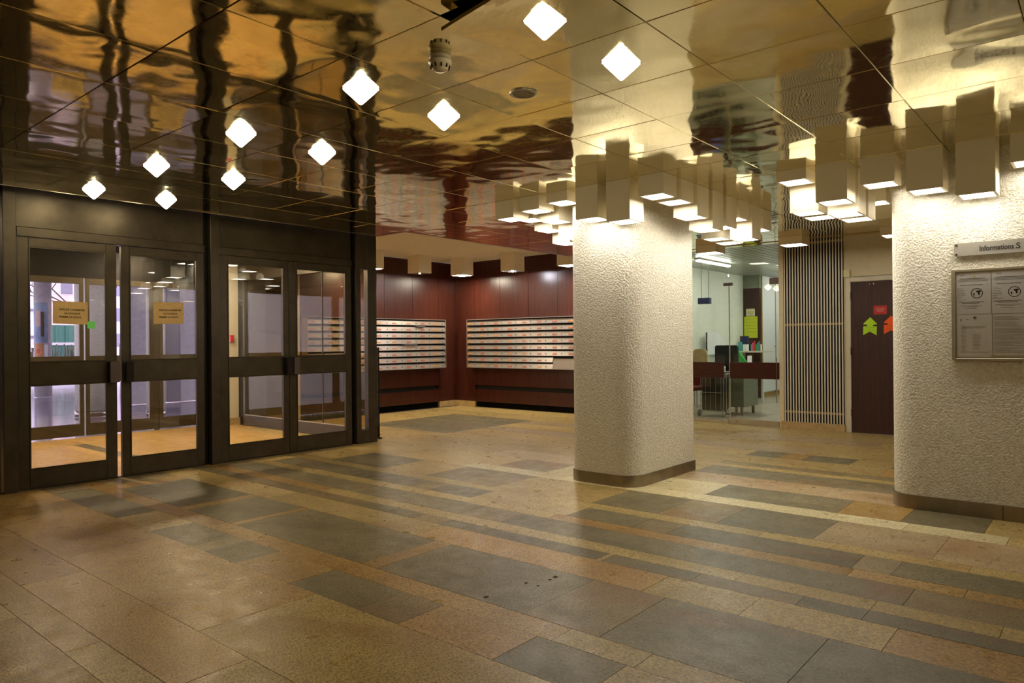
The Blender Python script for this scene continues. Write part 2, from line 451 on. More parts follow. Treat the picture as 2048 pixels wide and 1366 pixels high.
def plain_panel(x0, x1, y0, y1):
    B('mirror_panel', 'gilt_mirror_panel', ceil, x0, x1, y0, y1, ZC-.004, ZC+.018)
plain_panel(-3, OX-5*T, -4, 6.93); plain_panel(OX-5*T, 9.6, -4, OY-7*T)
# partial last row against the entrance and against the office side
YE = OY+8*T
for i in range(-5, 5):
    plain_panel(OX+T*i+.0012, OX+T*(i+1)-.0012, YE+.0012, 6.93)
plain_panel(OX+5*T+.0012, 5.66, OY+7*T, 6.93)
for j in range(-7, 7): plain_panel(9.2242, 9.6, OY+T*j+.0012, OY+T*(j+1)-.0012)
for i in range(5, 11): plain_panel(max(5.66, OX+T*i+.0012), OX+T*(i+1)-.0012, OY+7*T+.0012, 6.42)
B('edge_trim', 'brushed_steel', ceil, -3, 5.67, 6.93, 6.945, ZC-.006, ZC+.03)
B('edge_trim', 'brushed_steel', ceil, 5.66, 5.675, 6.42, 6.93, ZC-.006, ZC+.03)
B('edge_trim', 'brushed_steel', ceil, 5.66, 9.61, 6.42, 6.435, ZC-.006, ZC+.03)
B('edge_trim', 'tan_panel', ceil, 9.60, 9.62, -4, 6.43, ZC-.01, ZC+.05)
# upper ceiling behind: plasterboard void
soff = build(MB().box(-3, 5.6, -4, 10.9, ZH+.1, ZH+.2).box(5.6, XW, -4, 6.3, ZH+.1, ZH+.2), 'ceiling', 'slot_black'); tag(soff, kind='structure')
slc = empty('ceiling', (5.66, 6.3, ZH), kind='structure')
y = 6.30
while y < YM-.02:
    B('ceiling_slat', 'slat_ceiling', slc, 5.66, XM+.1, y, min(y+.092, YM), ZH, ZH+.012); y += .1
B('backing_board', 'slot_black', slc, 5.6, XW, 6.3, YM+.1, ZH+.06, ZH+.1)
sl2 = empty('ceiling', (9.62, 0, ZH), kind='structure')
B('ceiling_board', 'slat_ceiling', sl2, 9.62, XW+.02, -4, 6.3, ZH, ZH+.03)

# recessed square spots with a glass plate, one in every second tile
spot = None
SPOTS = [(0, -1), (1, -1), (0, 1), (1, 1), (0, 3), (1, 3), (0, 5), (1, 5), (0, 7), (1, 7)]
def rr(a, r, k=3):
    p = []
    for sx, sy, a0 in ((1, 1, 0), (-1, 1, 90), (-1, -1, 180), (1, -1, 270)):
        for q in range(k+1):
            an = R(a0+90*q/k); p.append((sx*(a-r)+r*math.cos(an), sy*(a-r)+r*math.sin(an)))
    return p
for n, (i, j) in enumerate(sorted(SPOTS, key=lambda q: -q[1])):
    cx, cy = OX+T*(i-.5), OY+T*(j+.5)
    row = 'left' if i == 0 else 'right'
    lab = 'glowing square glass ceiling spotlight, %s from the entrance doors in the %s row' % (NAM[(7-j)//2], row)
    if spot is None:
        spot = empty('ceiling_spotlight', (cx, cy, ZC-.004), lab, 'ceiling light', 'square spotlights in two rows')
        m = MB(); z = ZC-.004
        for a_, zz in ((.066, z-.002), (.067, z-.008), (.006, z-.084)):
            m.v += [(cx+a, cy+b, zz) for a, b in rr(a_, a_*.08, 2)]
        k = 12; m.f = [tuple(range(k))[::-1], tuple(range(2*k, 3*k))] + [(q*k+i2, q*k+(i2+1) % k, (q+1)*k+(i2+1) % k, (q+1)*k+i2) for q in range(2) for i2 in range(k)]
        build(m, 'glass_body', 'spot_diffuser', spot)
        build(MB().prism([(cx+a, cy+b) for a, b in rr(.066, .01)], z-.003, z), 'mount', 'chrome', spot)
        for s_ in (-1, 1): build(MB().cyl((cx+s_*.060, cy-s_*.060, z-.016), .004, .012), 'screw', 'slot_black', spot)
    else: dup(spot, (cx, cy, ZC-.004), lab)

for n, (x, y) in enumerate(((.5, -1.5), (2.3, -2.8), (4.1, -2.8), (2.3, -1.2), (-1.0, -.8), (1.1, 5.38))):  # unseen spotlights added behind the viewer to fill the hall with light
    if y == 5.38: continue
    dup(spot, (x, y, ZC-.004), 'unseen square spotlight added as fill light, %s of the rear part of the hall' % NAM[n])
# smoke detector and round air grille
sd = empty('smoke_detector', (2.30, 2.36, ZC), 'white domed smoke detector under the mirror ceiling', 'smoke detector')
c = (2.30, 2.36, ZC-.004)
build(MB().lathe(c, [(.048, 0), (.05, -.012), (.046, -.016)]), 'base', 'detector_plastic', sd, smooth=True)
build(MB().lathe(c, [(.030, -.016), (.053, -.026), (.055, -.036), (.046, -.044), (.036, -.066), (.026, -.072), (.01, -.074)]), 'dome', 'detector_plastic', sd, smooth=True)
for k in range(10):
    an = k*math.pi/5
    build(MB().box(-.003, .003, .038, .046, -.062, -.046), 'vent_slot', 'slot_black', sd).matrix_local = Matrix.Translation((0, 0, -.004)) @ Matrix.Rotation(an, 4, 'Z') @ Matrix.Translation(Vector(ORG[sd.name]))
gr = empty('air_grille', (2.935, 2.383, ZC), 'round metal air grille in the mirror ceiling', 'vent')
c = (2.935, 2.383, ZC-.004)
build(MB().lathe(c, [(.072, 0), (.074, -.006), (.060, -.010), (.058, -.002)], 32), 'rim', 'alloy_frame', gr, smooth=True)
build(MB().cyl((c[0], c[1], c[2]-.001), .058, .001), 'backing', 'slot_black', gr)
for k in range(-5, 6):
    h = math.sqrt(.056**2-(k*.0102)**2)
    m = MB().box(c[0]-h, c[0]+h, c[1]+k*.0102-.0022, c[1]+k*.0102+.0022, c[2]-.0065, c[2]-.0045)
    build(m, 'louvre', 'alloy_frame', gr)

# ------------------------------------------------------------------ box lamps
def box_lamp(x, y, z0, z1, w, label, group, diff='lamp_diffuser'):
    t = empty('box_lamp', (x, y, z1), label, 'ceiling light', group)
    a = w/2; th = .008; m = MB()
    m.box(x-a, x-a+th, y-a, y+a, z0, z1); m.box(x+a-th, x+a, y-a, y+a, z0, z1)
    m.box(x-a+th, x+a-th, y-a, y-a+th, z0, z1); m.box(x-a+th, x+a-th, y+a-th, y+a, z0, z1)
    build(m, 'housing', 'lamp_box_white', t)
    b = a-th
    build(MB().box(x-b, x+b, y-b, y-b+.010, z0-.001, z0+.004).box(x-b, x+b, y+b-.010, y+b, z0-.001, z0+.004).box(x-b, x-b+.010, y-b+.010, y+b-.010, z0-.001, z0+.004).box(x+b-.010, x+b, y-b+.010, y+b-.010, z0-.001, z0+.004), 'rim', 'lamp_box_white', t)
    b -= .010
    build(MB().box(x-b, x+b, y-b, y+b, z0+.001, z0+.006), 'diffuser', diff, t)
    return t
YL = [2.795, 3.10, 3.41, 3.74, 4.05, 4.35]
def XL(i): return 5.1525+.3*i
g1 = 'box lamps around the middle column'
for i, z, d in ((0, 2.425, 'medium'), (1, 2.42, 'medium'), (2, 2.33, 'long'), (3, 2.255, 'longest'), (4, 2.31, 'long'), (5, 2.425, 'short'), (6, 2.265, 'longest'), (7, 2.39, 'medium')):
    box_lamp(XL(i), YL[0], z, ZC-.004, .225, '%s-drop cube lamp, %s from the left in the row in front of the middle column' % (d, NAM[i]), g1)
for i, j, z, lab in ((0, 1, 2.255, 'long cube lamp beside the left face of the middle column, nearer the viewer'),
                     (0, 2, 2.31, 'cube lamp beside the left face of the middle column, farther from the viewer'),
                     (0, 3, 2.50, 'shortest cube lamp left of the middle column, cut by its edge'),
                     (0, 4, 2.465, 'short cube lamp left of the middle column, second from the cluster end'),
                     (0, 5, 2.425, 'leftmost cube lamp of the cluster at the middle column'),
                     (1, 4, 2.405, 'cube lamp behind the second-from-left lamp at the middle column'),
                     (1, 5, 2.455, 'small half-hidden cube lamp behind the leftmost lamp of the cluster'),
                     (2, 5, 2.385, 'rear cube lamp, left of the two lowest ones at the left cluster'),
                     (2, 4, 2.285, 'rear cube lamp touching the left edge of the middle column'),
                     (3, 5, 2.285, 'lowest rear cube lamp at the left edge of the middle column'),
                     (6, 1, 2.30, 'rear cube lamp right of the middle column, left of a pair'),
                     (7, 1, 2.29, 'rear cube lamp right of the middle column, right of a pair')):
    box_lamp(XL(i)+(.02 if j > 2 else 0), YL[j], z, ZC-.004, .225, lab, g1)
g2 = 'box lamps around the right column'
Y2 = [1.90, 1.605, 1.29, .99, .69, .385]
for k, (z, d) in enumerate(((2.503, 'shortest'), (2.306, 'long'), (2.392, 'medium'), (2.303, 'long'), (2.231, 'longest'), (2.405, 'medium'))):
    box_lamp(5.7525, Y2[k], z, ZC-.004, .225, '%s cube lamp, %s from the left in the row before the right column' % (d, NAM[k]), g2)
for i, j, z, lab in ((1, 0, 2.30, 'bright-faced cube lamp behind the shortest lamp near the right column'),
                     (2, 0, 2.30, 'second cube lamp behind the shortest lamp near the right column'),
                     (1, 1, 2.25, 'low cube lamp behind the long second lamp near the right column'),
                     (2, 1, 2.25, 'lowest rear cube lamp between slat screen and right column'),
                     (4, 1, 2.47, 'rear cube lamp glimpsed between the third and fourth lamps by right column'),
                     (3, 2, 2.40, 'rear cube lamp beside the left edge of the right column')):
    box_lamp(5.7525+.3*i, Y2[j], z, ZC-.004, .225, lab, g2)
g3 = 'large box lamps along the walls'
for x, y, z, top, lab, df in ((9.44, 1.95, 2.49, ZC-.004, 'flat box lamp above the brown door, cut by the right column', 'lamp_diffuser'),
        (9.44, 3.15, 2.49, ZC-.004, 'flat box lamp in front of the slatted screen', 'lamp_diffuser'),
        (9.44, 4.30, 2.483, ZC-.004, 'flat box lamp before the office glass, right of the middle column', 'lamp_diffuser'),
        (9.63, 6.86, 2.52, ZH, 'alcove box lamp cut by the left edge of the middle column', 'alcove_diffuser'),
        (9.66, 8.12, 2.52, ZH, 'alcove box lamp with a glaring white bulb', 'slot_black'),
        (9.62, 9.33, 2.52, ZH, 'alcove box lamp in the corner of the panelled walls', 'alcove_diffuser'),
        (8.76, 9.56, 2.52, ZH, 'alcove box lamp with a small warm bulb', 'slot_black'),
        (7.66, 9.56, 2.52, ZH, 'alcove box lamp cut by the entrance frame', 'alcove_diffuser')):
    t = box_lamp(x, y, z, top, .30, lab, g3, df)
    if 'glaring' in lab: build(MB().lathe((x, y, z-.012), [(.004, 0), (.022, .012), (.024, .03), (.014, .05)]), 'bulb', 'cold_bulb', t, smooth=True)
    if 'warm bulb' in lab: build(MB().lathe((x, y, z-.008), [(.004, 0), (.020, .012), (.022, .03), (.014, .05)]), 'bulb', 'warm_bulb', t, smooth=True)

# ================================================================== ENTRANCE FACADE
we = empty('wall_entrance', (1.2, YF, 0), kind='structure')
def F(name, *a, bev=.003, mat='bronze_metal'): return B(name, mat, we, *a, bev=bev)
F('post', .3, 1.82, YF-.02, YF+.10, 0, 2.95); F('post', 1.838, 1.936, YF-.03, YF+.09, 0, 2.95)
F('recess_strip', 3.603, 3.668, YF+.03, YF+.09, 0, 2.95, mat='black_metal'); F('post', 3.668, 3.767, YF-.03, YF+.09, 0, 2.95)
F('recess_strip', 5.483, 5.542, YF+.03, YF+.09, 0, 2.95, mat='black_metal')
for a, b in ((1.938, 3.602), (3.769, 5.482)):
    F('head_rail', a, b, YF-.03, YF+.07, 2.218, 2.30); F('threshold', a, b, YF-.012, YF+.05, -.004, .011)
    F('transom_panel', a, b, YF-.005, YF+.06, 2.303, 2.95, mat='bronze_metal')
# side light
sl = empty('window_1', (5.542, YF, 0), kind='structure')
m = MB().box(5.542, 5.615, YF-.03, YF+.05, 0, 2.95).box(5.725, 5.867, YF-.03, YF+.05, 0, 2.95).box(5.615, 5.725, YF-.03, YF+.05, 2.20, 2.95).box(5.615, 5.725, YF-.03, YF+.05, 0, .17)
build(m, 'window_frame', 'bronze_metal', sl, .002); B('window_pane', 'door_glass', sl, 5.615, 5.725, YF+.005, YF+.011, .17, 2.20)
def door_leaf(n, x0, x1, gx0, gx1, hx0, hx1, hmat, tilt=0, hz=(.915, 1.11)):
    piv = x0 if n in (1, 3) else x1
    d = empty('door_%d' % n, (piv, YF, 0), kind='structure')
    m = MB().box(x0, gx0, YF-.012, YF+.03, .013, 2.215).box(gx1, x1, YF-.012, YF+.03, .013, 2.215)
    m.box(gx0, gx1, YF-.012, YF+.03, 2.137, 2.215)
    build(m, 'door_frame', 'bronze_metal', d, .0025)
    m = MB()
    for z0, z1 in ((1.118, 2.137), (.18, .917)):   # glazing beads
        w = .010; m.box(gx0, gx0+w, YF-.018, YF-.006, z0, z1).box(gx1-w, gx1, YF-.018, YF-.006, z0, z1).box(gx0+w, gx1-w, YF-.018, YF-.006, z1-w, z1).box(gx0+w, gx1-w, YF-.018, YF-.006, z0, z0+w)
    build(m, 'glazing_bead', 'bronze_metal', d)
    B('mid_rail', 'bronze_metal', d, gx0, gx1, YF-.016, YF+.03, .917, 1.118, bev=.003)
    B('kick_rail', 'bronze_metal', d, gx0, gx1, YF-.014, YF+.03, .013, .18, bev=.003)
    B('glass_pane', 'door_glass', d, gx0, gx1, YF+.005, YF+.011, 1.118, 2.137)
    B('glass_pane', 'door_glass', d, gx0, gx1, YF+.005, YF+.011, .18, .917)
    h = B('handle', hmat, d, hx0, hx1, YF-.085, YF-.075, hz[0], hz[1], bev=.003)
    B('handle_post', 'slot_black', h, (hx0 if n in (1, 3) else hx1-.035), (hx0+.035 if n in (1, 3) else hx1), YF-.075, YF-.012, hz[0], hz[1])
    d.rotation_euler = (0, 0, R(tilt))
    return d
door_leaf(1, 1.945, 2.745, 2.03, 2.655, 2.66, 2.745, 'handle_plate_light', -.6)
door_leaf(2, 2.789, 3.600, 2.862, 3.525, 2.80, 2.87, 'handle_plate', .6)
door_leaf(3, 3.772, 4.600, 3.862, 4.535, 4.53, 4.615, 'handle_plate')
door_leaf(4, 4.604, 5.480, 4.70, 5.395, 4.625, 4.70, 'handle_plate_light')
def notice(x0, x1, z0, z1, lab, rot):
    s = empty('paper_sign', ((x0+x1)/2, YF-.004, z0), lab, 'sign', 'tan paper notices on the doors')
    w = x1-x0
    build(MB().box(x0, x1, YF-.0035, YF-.002, z0, z1), 'sheet', 'paper_tan', s)
    for k, ln in enumerate(('AFIN DE CONSERVER', 'LA CHALEUR', 'FERMER LA PORTE')):
        text('lettering', ln, w*.078, 'ink', s, face_negY(x0+w*(.17, .32, .17)[k], YF-.0045, z1-(z1-z0)*(.40+.165*k)), .0003, bold=True)
    for sx in (x0-.004, x1-.012):
        B('tape', 'case_glass', s, sx, sx+.016, YF-.005, YF-.004, z1-.025, z1+.006)
    s.rotation_euler = (0, R(rot), 0)
notice(2.215, 2.50, 1.46, 1.665, 'tan paper notice taped to the glass of the leftmost door', 1)
notice(3.095, 3.395, 1.475, 1.69, 'tan paper notice taped to the second door from the left', -1)

# vestibule: side glazing, back doors, ceiling
vs = empty('window_2', (5.8, 8.8, 0), kind='structure')
build(MB().box(5.77, 5.84, 7.30, 10.36, 0, .165).box(5.77, 5.84, 10.31, 10.36, .165, 2.9).box(5.77, 5.84, 7.30, 10.31, 2.25, 2.9), 'window_frame', 'bronze_metal', vs)
B('bottom_bead', 'alloy_frame', vs, 5.765, 5.775, 7.35, 10.31, .165, .178)
B('window_pane', 'partition_glass', vs, 5.80, 5.806, 7.34, 10.31, .165, 2.25)
for y in (8.3, 9.3): B('mullion', 'bronze_metal', vs, 5.795, 5.81, y, y+.012, .165, 2.25)
vb = empty('wall_vestibule_back', (3, 10.9, 0), kind='structure')
def vdoor(k, x0, x1):
    d = empty('door_%d' % k, (x0, 10.87, 0), kind='structure')
    a, b = x0+.055, x1-.055
    m = MB().box(x0, a, 10.87, 10.92, .02, 2.2).box(b, x1, 10.87, 10.92, .02, 2.2).box(a, b, 10.87, 10.92, 2.115, 2.2).box(a, b, 10.87, 10.92, .02, .185).box(a, b, 10.87, 10.92, .755, 1.12)
    build(m, 'door_frame', 'bronze_metal', d, .002)
    B('glass_pane', 'vestibule_glass', d, a, b, 10.89, 10.896, 1.12, 2.115); B('glass_pane', 'vestibule_glass', d, a, b, 10.89, 10.896, .185, .755)
for k, (a, b) in enumerate(((2.06, 2.95), (2.975, 3.70), (3.72, 4.63), (4.72, 5.62))): vdoor(5+k, a, b)
B('transom_panel', 'black_metal', vb, .8, 5.9, 10.88, 10.95, 2.2, 2.95)
B('post', 'bronze_metal', vb, .8, 2.05, 10.88, 10.95, 0, 2.2); B('post', 'bronze_metal', vb, 4.635, 4.715, 10.87, 10.95, 0, 2.2)
vc = build(MB().box(.8, 5.84, 7.3, 10.9, ZC, ZC+.03), 'ceiling', 'black_metal'); tag(vc, kind='structure')
vw = build(MB().box(.7, .82, 7.3, 10.9, 0, 2.95), 'wall_vestibule_left', 'rough_white_plaster'); tag(vw, kind='structure')
for k, (x, y) in enumerate(((2.6, 8.6), (4.7, 8.6), (2.6, 9.9), (4.7, 9.9))):
    t = empty('ceiling_spotlight', (x, y, ZC), 'square spotlight on the vestibule ceiling, %s, %s' % (('left', 'right')[k % 2], ('near the doors', 'far from the doors')[k//2]), 'ceiling light', 'vestibule spotlights')
    build(MB().prism([(x+a, y+b) for a, b in rr(.07, .012)], ZC-.010, ZC), 'mount', 'chrome', t)
    build(MB().prism([(x+a, y+b) for a, b in rr(.083, .02)], ZC-.030, ZC-.010), 'glass_plate', 'vestibule_diffuser', t)
# textured pier with the grey cabinet, pale pillar with the alarm box
pw = empty('wall_pier', (6.2, 10.5, 0), kind='structure')
B('pier_face', 'shaded_plaster', pw, 5.85, 6.62, 10.5, 10.7, .1, ZH); B('pier_base', 'beige_stone_base', pw, 5.845, 6.62, 10.495, 10.7, 0, .1)
B('pier_return', 'rough_white_plaster', pw, 6.60, 6.62, YM, 10.5, 0, ZH); B('sky_cover', 'black_metal', pw, 5.6, 6.8, 10.08, 10.95, ZH, ZH+.05); B('sky_stop', 'black_metal', pw, 5.84, 10.5, 10.70, 10.95, 0, ZH+.05); B('filler', 'black_metal', pw, 5.82, 5.85, 10.36, 10.9, 0, ZH)  # black slabs above and behind the pier, added to keep sky light out
wl = empty('wall_cabinet', (6.25, 10.5, 1.5), 'grey metal notice cabinet on the textured pier behind the entrance glass', 'cabinet')
B('body', 'dull_steel', wl, 5.93, 6.56, 10.44, 10.5, 1.46, 2.08, bev=.004)
B('door_panel', 'dull_steel', wl, 5.955, 6.535, 10.43, 10.44, 1.485, 2.055, bev=.003)
B('latch', 'chrome', wl, 5.965, 5.98, 10.42, 10.43, 1.74, 1.77)
sp = empty('cabinet_sign', (6.25, 10.49, 2.13), 'thin title plate above the grey notice cabinet', 'sign'); B('plate', 'dull_steel', sp, 5.93, 6.58, 10.49, 10.5, 2.13, 2.22)
pl = empty('pillar', (5.72, 10.6, 0), 'pale slim pillar behind the third entrance door', 'pillar')
B('shaft', 'white_paint', pl, 5.645, 5.80, 10.55, 10.72, .11, 2.9); B('plinth', 'beige_stone_base', pl, 5.63, 5.815, 10.535, 10.735, 0, .11)
fa = empty('alarm_box', (5.68, 10.55, 1.31), 'small red fire alarm box on the pale slim pillar', 'alarm'); B('housing', 'red_plastic', fa, 5.65, 5.71, 10.51, 10.55, 1.30, 1.41, bev=.004); B('cover', 'paper_red', fa, 5.66, 5.70, 10.503, 10.51, 1.32, 1.39, bev=.002)
# slim black rack next to the frame end
rk = empty('wire_rack', (6.0, 7.43, 0), 'slim black metal rack seen edge-on beside the entrance frame', 'rack')
for x in (5.90, 6.055): build(MB().box(x-.011, x+.011, 7.42, 7.442, .02, 1.205), 'upright', 'black_metal', rk)
for k in range(8): build(MB().tube([(5.90, 7.431, .16+k*.148), (6.055, 7.431, .16+k*.148)], .007), 'rung', 'black_metal', rk)
build(MB().box(6.04, 6.07, 7.38, 7.48, 0, .02).box(5.885, 5.915, 7.38, 7.48, 0, .02), 'foot', 'black_metal', rk)

# ================================================================== MAIL ALCOVE
wml = build(MB().box(6.62, XM+.3, YM+.05, YM+.12, -.02, ZH), 'wall_alcove_left', 'slot_black'); tag(wml, kind='structure')
wmr = build(MB().box(XM+.05, XM+.12, 6.2, YM+.05, -.02, ZH), 'wall_alcove_right', 'slot_black'); tag(wmr, kind='structure')
B('wood_panel', 'mahogany', wml, 9.746, XM, YM, YM+.04, .11, ZH)
xs = [9.743, 9.06, 8.384, 7.70, 7.02, 6.62]
for a, b in zip(xs[1:], xs[:-1]): B('wood_panel', 'mahogany', wml, a+.003, b-.003, YM, YM+.04, .43, ZH)
B('plinth_panel', 'mahogany', wml, 6.62, 9.74, YM, YM+.03, .11, .352)
B('wood_panel', 'mahogany', wmr, XM, XM+.04, 9.556, YM, .11, ZH)
ys = [9.553, 8.895, 8.2, 7.534, 6.85, 6.2]
for a, b in zip(ys[1:], ys[:-1]): B('wood_panel', 'mahogany', wmr, XM, XM+.04, a+.003, b-.003, .43, ZH)
B('plinth_panel', 'mahogany', wmr, XM, XM+.03, 6.2, 9.55, .11, .352)
B('jamb', 'mahogany', wmr, XM, XM+.14, 6.12, 6.2, 0, ZH)
bl = build(MB().box(9.746, XM-.012, YM-.012, YM+.04, 0, .11), 'baseboard_left', 'beige_stone_base'); tag(bl, kind='structure')
br = build(MB().box(XM-.012, XM+.04, 9.556, YM+.04, 0, .11), 'baseboard_right', 'beige_stone_base'); tag(br, kind='structure')
m = MB(); x = 6.65
while x < 9.73: m.box(x, x+.006, YM+.012, YM+.04, .01, .105); x += .028
o = build(m, 'heater_fin', 'black_metal', wml); tag(o, kind='stuff')
m = MB(); y = 6.25
while y < 9.54: m.box(XM+.012, XM+.04, y, y+.006, .01, .105); y += .028
o = build(m, 'heater_fin', 'black_metal', wmr); tag(o, kind='stuff')

Z0, Z1 = .773, 1.708; RP = (Z1-.012-Z0)/8
def mail_unit(kind, cols, label):
    left = kind == 'left'
    loc = (9.775, YM, Z0) if left else (XM, 9.617, Z0)
    L = cols*.345+.02; D = .16
    u = empty('mailbox_unit', loc, label, 'mailboxes', 'mailbox units on the panelled walls')
    # local frame: s = distance from the corner end, d = out of the wall
    def bx(mb, s0, s1, d0, d1, z0, z1):
        if left: mb.box(9.775-s1, 9.775-s0, YM-d1, YM-d0, z0, z1)
        else: mb.box(XM-d1, XM-d0, 9.617-s1, 9.617-s0, z0, z1)
        return mb
    m = MB(); bx(m, 0, .010, 0, D+.012, Z0, Z1); bx(m, L-.01, L, 0, D+.012, Z0, Z1); bx(m, .01, L-.01, 0, D+.012, Z1-.012, Z1); bx(m, .01, L-.01, 0, D+.012, Z0, Z0+.010)
    build(m, 'frame', 'mail_steel', u)
    build(bx(MB(), .01, L-.01, 0, D-.05, Z0+.01, Z1-.012), 'carcass', 'slot_black', u)
    for w in (.0,):
        pass
    def flap(zb, zt, s0, s1, mb):
        # sloping flap: prism leaning outwards at the bottom
        if left: mb.prism([(YM-D-.008, zb), (YM-D+.004, zb), (YM-D+.030, zt), (YM-D+.018, zt)], 9.775-s1, 9.775-s0, 'x')
        else: mb.prism([(XM-D-.008, zb), (XM-D+.004, zb), (XM-D+.030, zt), (XM-D+.018, zt)], 9.617-s1, 9.617-s0, 'y')
        return mb
    PR = {}
    for r in range(8):
        zb = Z0+.012+r*RP
        for c_ in range(cols):
            s0 = .012+c_*.345
            if not left and r < 2 and c_ >= 6:
                if r == 0 and c_ in (6,):
                    pb = build(flap(zb, zb+2*RP-.05, s0+.002, s0+.345*2-.002, MB()), 'parcel_door', 'mail_steel', u)
                    build(bx(MB(), s0+.60, s0+.615, D+.002, D+.016, zb+.02, zb+.035), 'lock', 'chrome', pb)
                continue
            warm = 'plate_amber' if (c_ == 0 or random.random() < .25) else 'plate_orange'
            if warm not in PR:
                d = build(flap(zb, zb+RP-.034, s0+.0015, s0+.3435, MB()), 'mailbox_door', 'mail_steel', u)
                ORG[d.name] = ORG[u.name]
                k = MB()
                if left: k.cyl((9.775-s0-.075, YM-D-.012, zb+.035), .009, .016, 'y', 10)
                else: k.cyl((XM-D-.012, 9.617-s0-.20, zb+.035), .009, .016, 'x', 10)
                build(k, 'lock', 'chrome', d)
                k = MB(); q = YM if left else XM
                pr = [(q-D-.0095, zb+.018), (q-D-.001, zb+.018), (q-D+.007, zb+.042), (q-D-.0015, zb+.042)]
                if left: k.prism(pr, 9.775-s0-.295, 9.775-s0-.205, 'x')
                else: k.prism(pr, 9.617-s0-.095, 9.617-s0-.005, 'y')
                build(k, 'name_plate', warm, d)
                PR[warm] = (d, s0, zb)
            else:
                p0, ps, pz = PR[warm]
                d = p0.copy(); C.objects.link(d)
                for ch in list(p0.children):
                    e = ch.copy(); C.objects.link(e); e.parent = d
                off = s0-ps
                d.location = (-off, 0, zb-pz) if left else (0, -off, zb-pz)
    return u
mail_unit('left', 9, 'bank of steel mailboxes on the left panelled wall of the alcove')
mail_unit('right', 8, 'bank of steel mailboxes on the right panelled wall, with parcel boxes')
for nm, s, r, L in (('left', .92, 4, .16), ('left', .66, 7, .10)):
    z = Z0+.012+r*RP-.02
    t = empty('letter', (9.775-s, YM-.17, z), 'white letter sticking out of a slot, %s row of the left mailboxes' % ('middle' if r == 4 else 'upper'), 'letter', 'letters in the mailboxes')
    B('sheet', 'paper_white', t, 9.775-s-L, 9.775-s+L, YM-.185, YM-.12, z, z+.004)

# ================================================================== COLUMNS
def rounded(x0, x1, y0, y1, r, corners, k=10):
    p = []
    for sx, sy, a0 in ((x1, y1, 0), (x0, y1, 90), (x0, y0, 180), (x1, y0, 270)):
        rr_ = r if (sx == x0, sy == y0) in corners else .012
        cx = sx-rr_ if sx == x1 else sx+rr_; cy = sy-rr_ if sy == y1 else sy+rr_
        for q in range(k+1):
            an = R(a0+90*q/k); p.append((cx+rr_*math.cos(an), cy+rr_*math.sin(an)))
    return p
cA = empty('column', (5.86, 3.45, 0), 'white rough-plastered column with steel skirting in the middle of the hall', 'column')
pa = rounded(5.30, 6.44, 3.12, 3.82, .17, ((True, True), (True, False), (False, False)))
build(MB().prism(pa, .10, ZC+.02), 'shaft', 'rough_white_plaster', cA, smooth=False)
build(MB().prism(rounded(5.288, 6.452, 3.108, 3.832, .178, ((True, True), (True, False), (False, False))), 0, .10), 'skirting', 'brushed_steel', cA)
build(MB().cyl((5.47-.182*.7, 3.30-.182*.7, .002), .008, .1), 'joint_strip', 'chrome', cA)
cB = empty('column', (6.4, .2, 0), 'broad white rough-plastered pillar with notice case on the right', 'column')
pb_ = rounded(5.94, 7.0, -1.6, 1.29, .17, ((True, False), (True, True), (False, False)))
build(MB().prism(pb_, .105, ZC+.02), 'shaft', 'rough_white_plaster', cB)
build(MB().prism(rounded(5.928, 7.012, -1.61, 1.302, .178, ((True, False), (True, True), (False, False))), 0, .105), 'skirting', 'brushed_steel', cB)
B('skirting_joint', 'slot_black', cB, 5.926, 5.929, .58, .584, 0, .105)

# sign plate and notice case on the right column
XP = 5.94
sg = empty('sign_plate', (XP-.02, .5, 1.84), 'brushed steel plate reading Informations on the right column', 'sign')
B('plate', 'plate_steel', sg, XP-.022, XP-.018, -.25, .857, 1.844, 1.935)
for z in (1.856, 1.922): build(MB().cyl((XP-.028, .842, z), .008, .03, 'x', 12), 'stud', 'chrome', sg)
def fit_text(body, y0, width, cap, zb):
    o = text('lettering', body, .05, 'ink', sg, Matrix.Identity(4), .0004, bold=True)
    xs_ = [v.co.x for v in o.data.vertices]; ys_ = [v.co.y for v in o.data.vertices]
    o.data.transform(Matrix.Diagonal((width/(max(xs_)-min(xs_)), cap/max(ys_), 1, 1)) @ Matrix.Translation((-min(xs_), 0, 0)))
    o.matrix_local = Matrix.Translation(-Vector(ORG[sg.name])) @ face_negX(XP-.0235, y0, zb)
fit_text('Informations', .702, .196, .035, 1.872)
fit_text('S', .494, .026, .038, 1.872)
nc = empty('notice_case', (XP-.03, .4, 1.10), 'glazed alloy notice case pinned with papers on the right column', 'notice case')
m = MB().box(XP-.028, XP-.004, .850, .875, 1.103, 1.749).box(XP-.028, XP-.004, -.30, -.275, 1.103, 1.749).box(XP-.028, XP-.004, -.275, .850, 1.730, 1.749).box(XP-.028, XP-.004, -.275, .850, 1.103, 1.120)
build(m, 'frame', 'alloy_frame', nc, .002); B('back_board', 'cream_paint', nc, XP-.018, XP-.004, -.275, .850, 1.120, 1.730)
B('glass_pane', 'case_glass', nc, XP-.027, XP-.0255, -.275, .850, 1.120, 1.730)
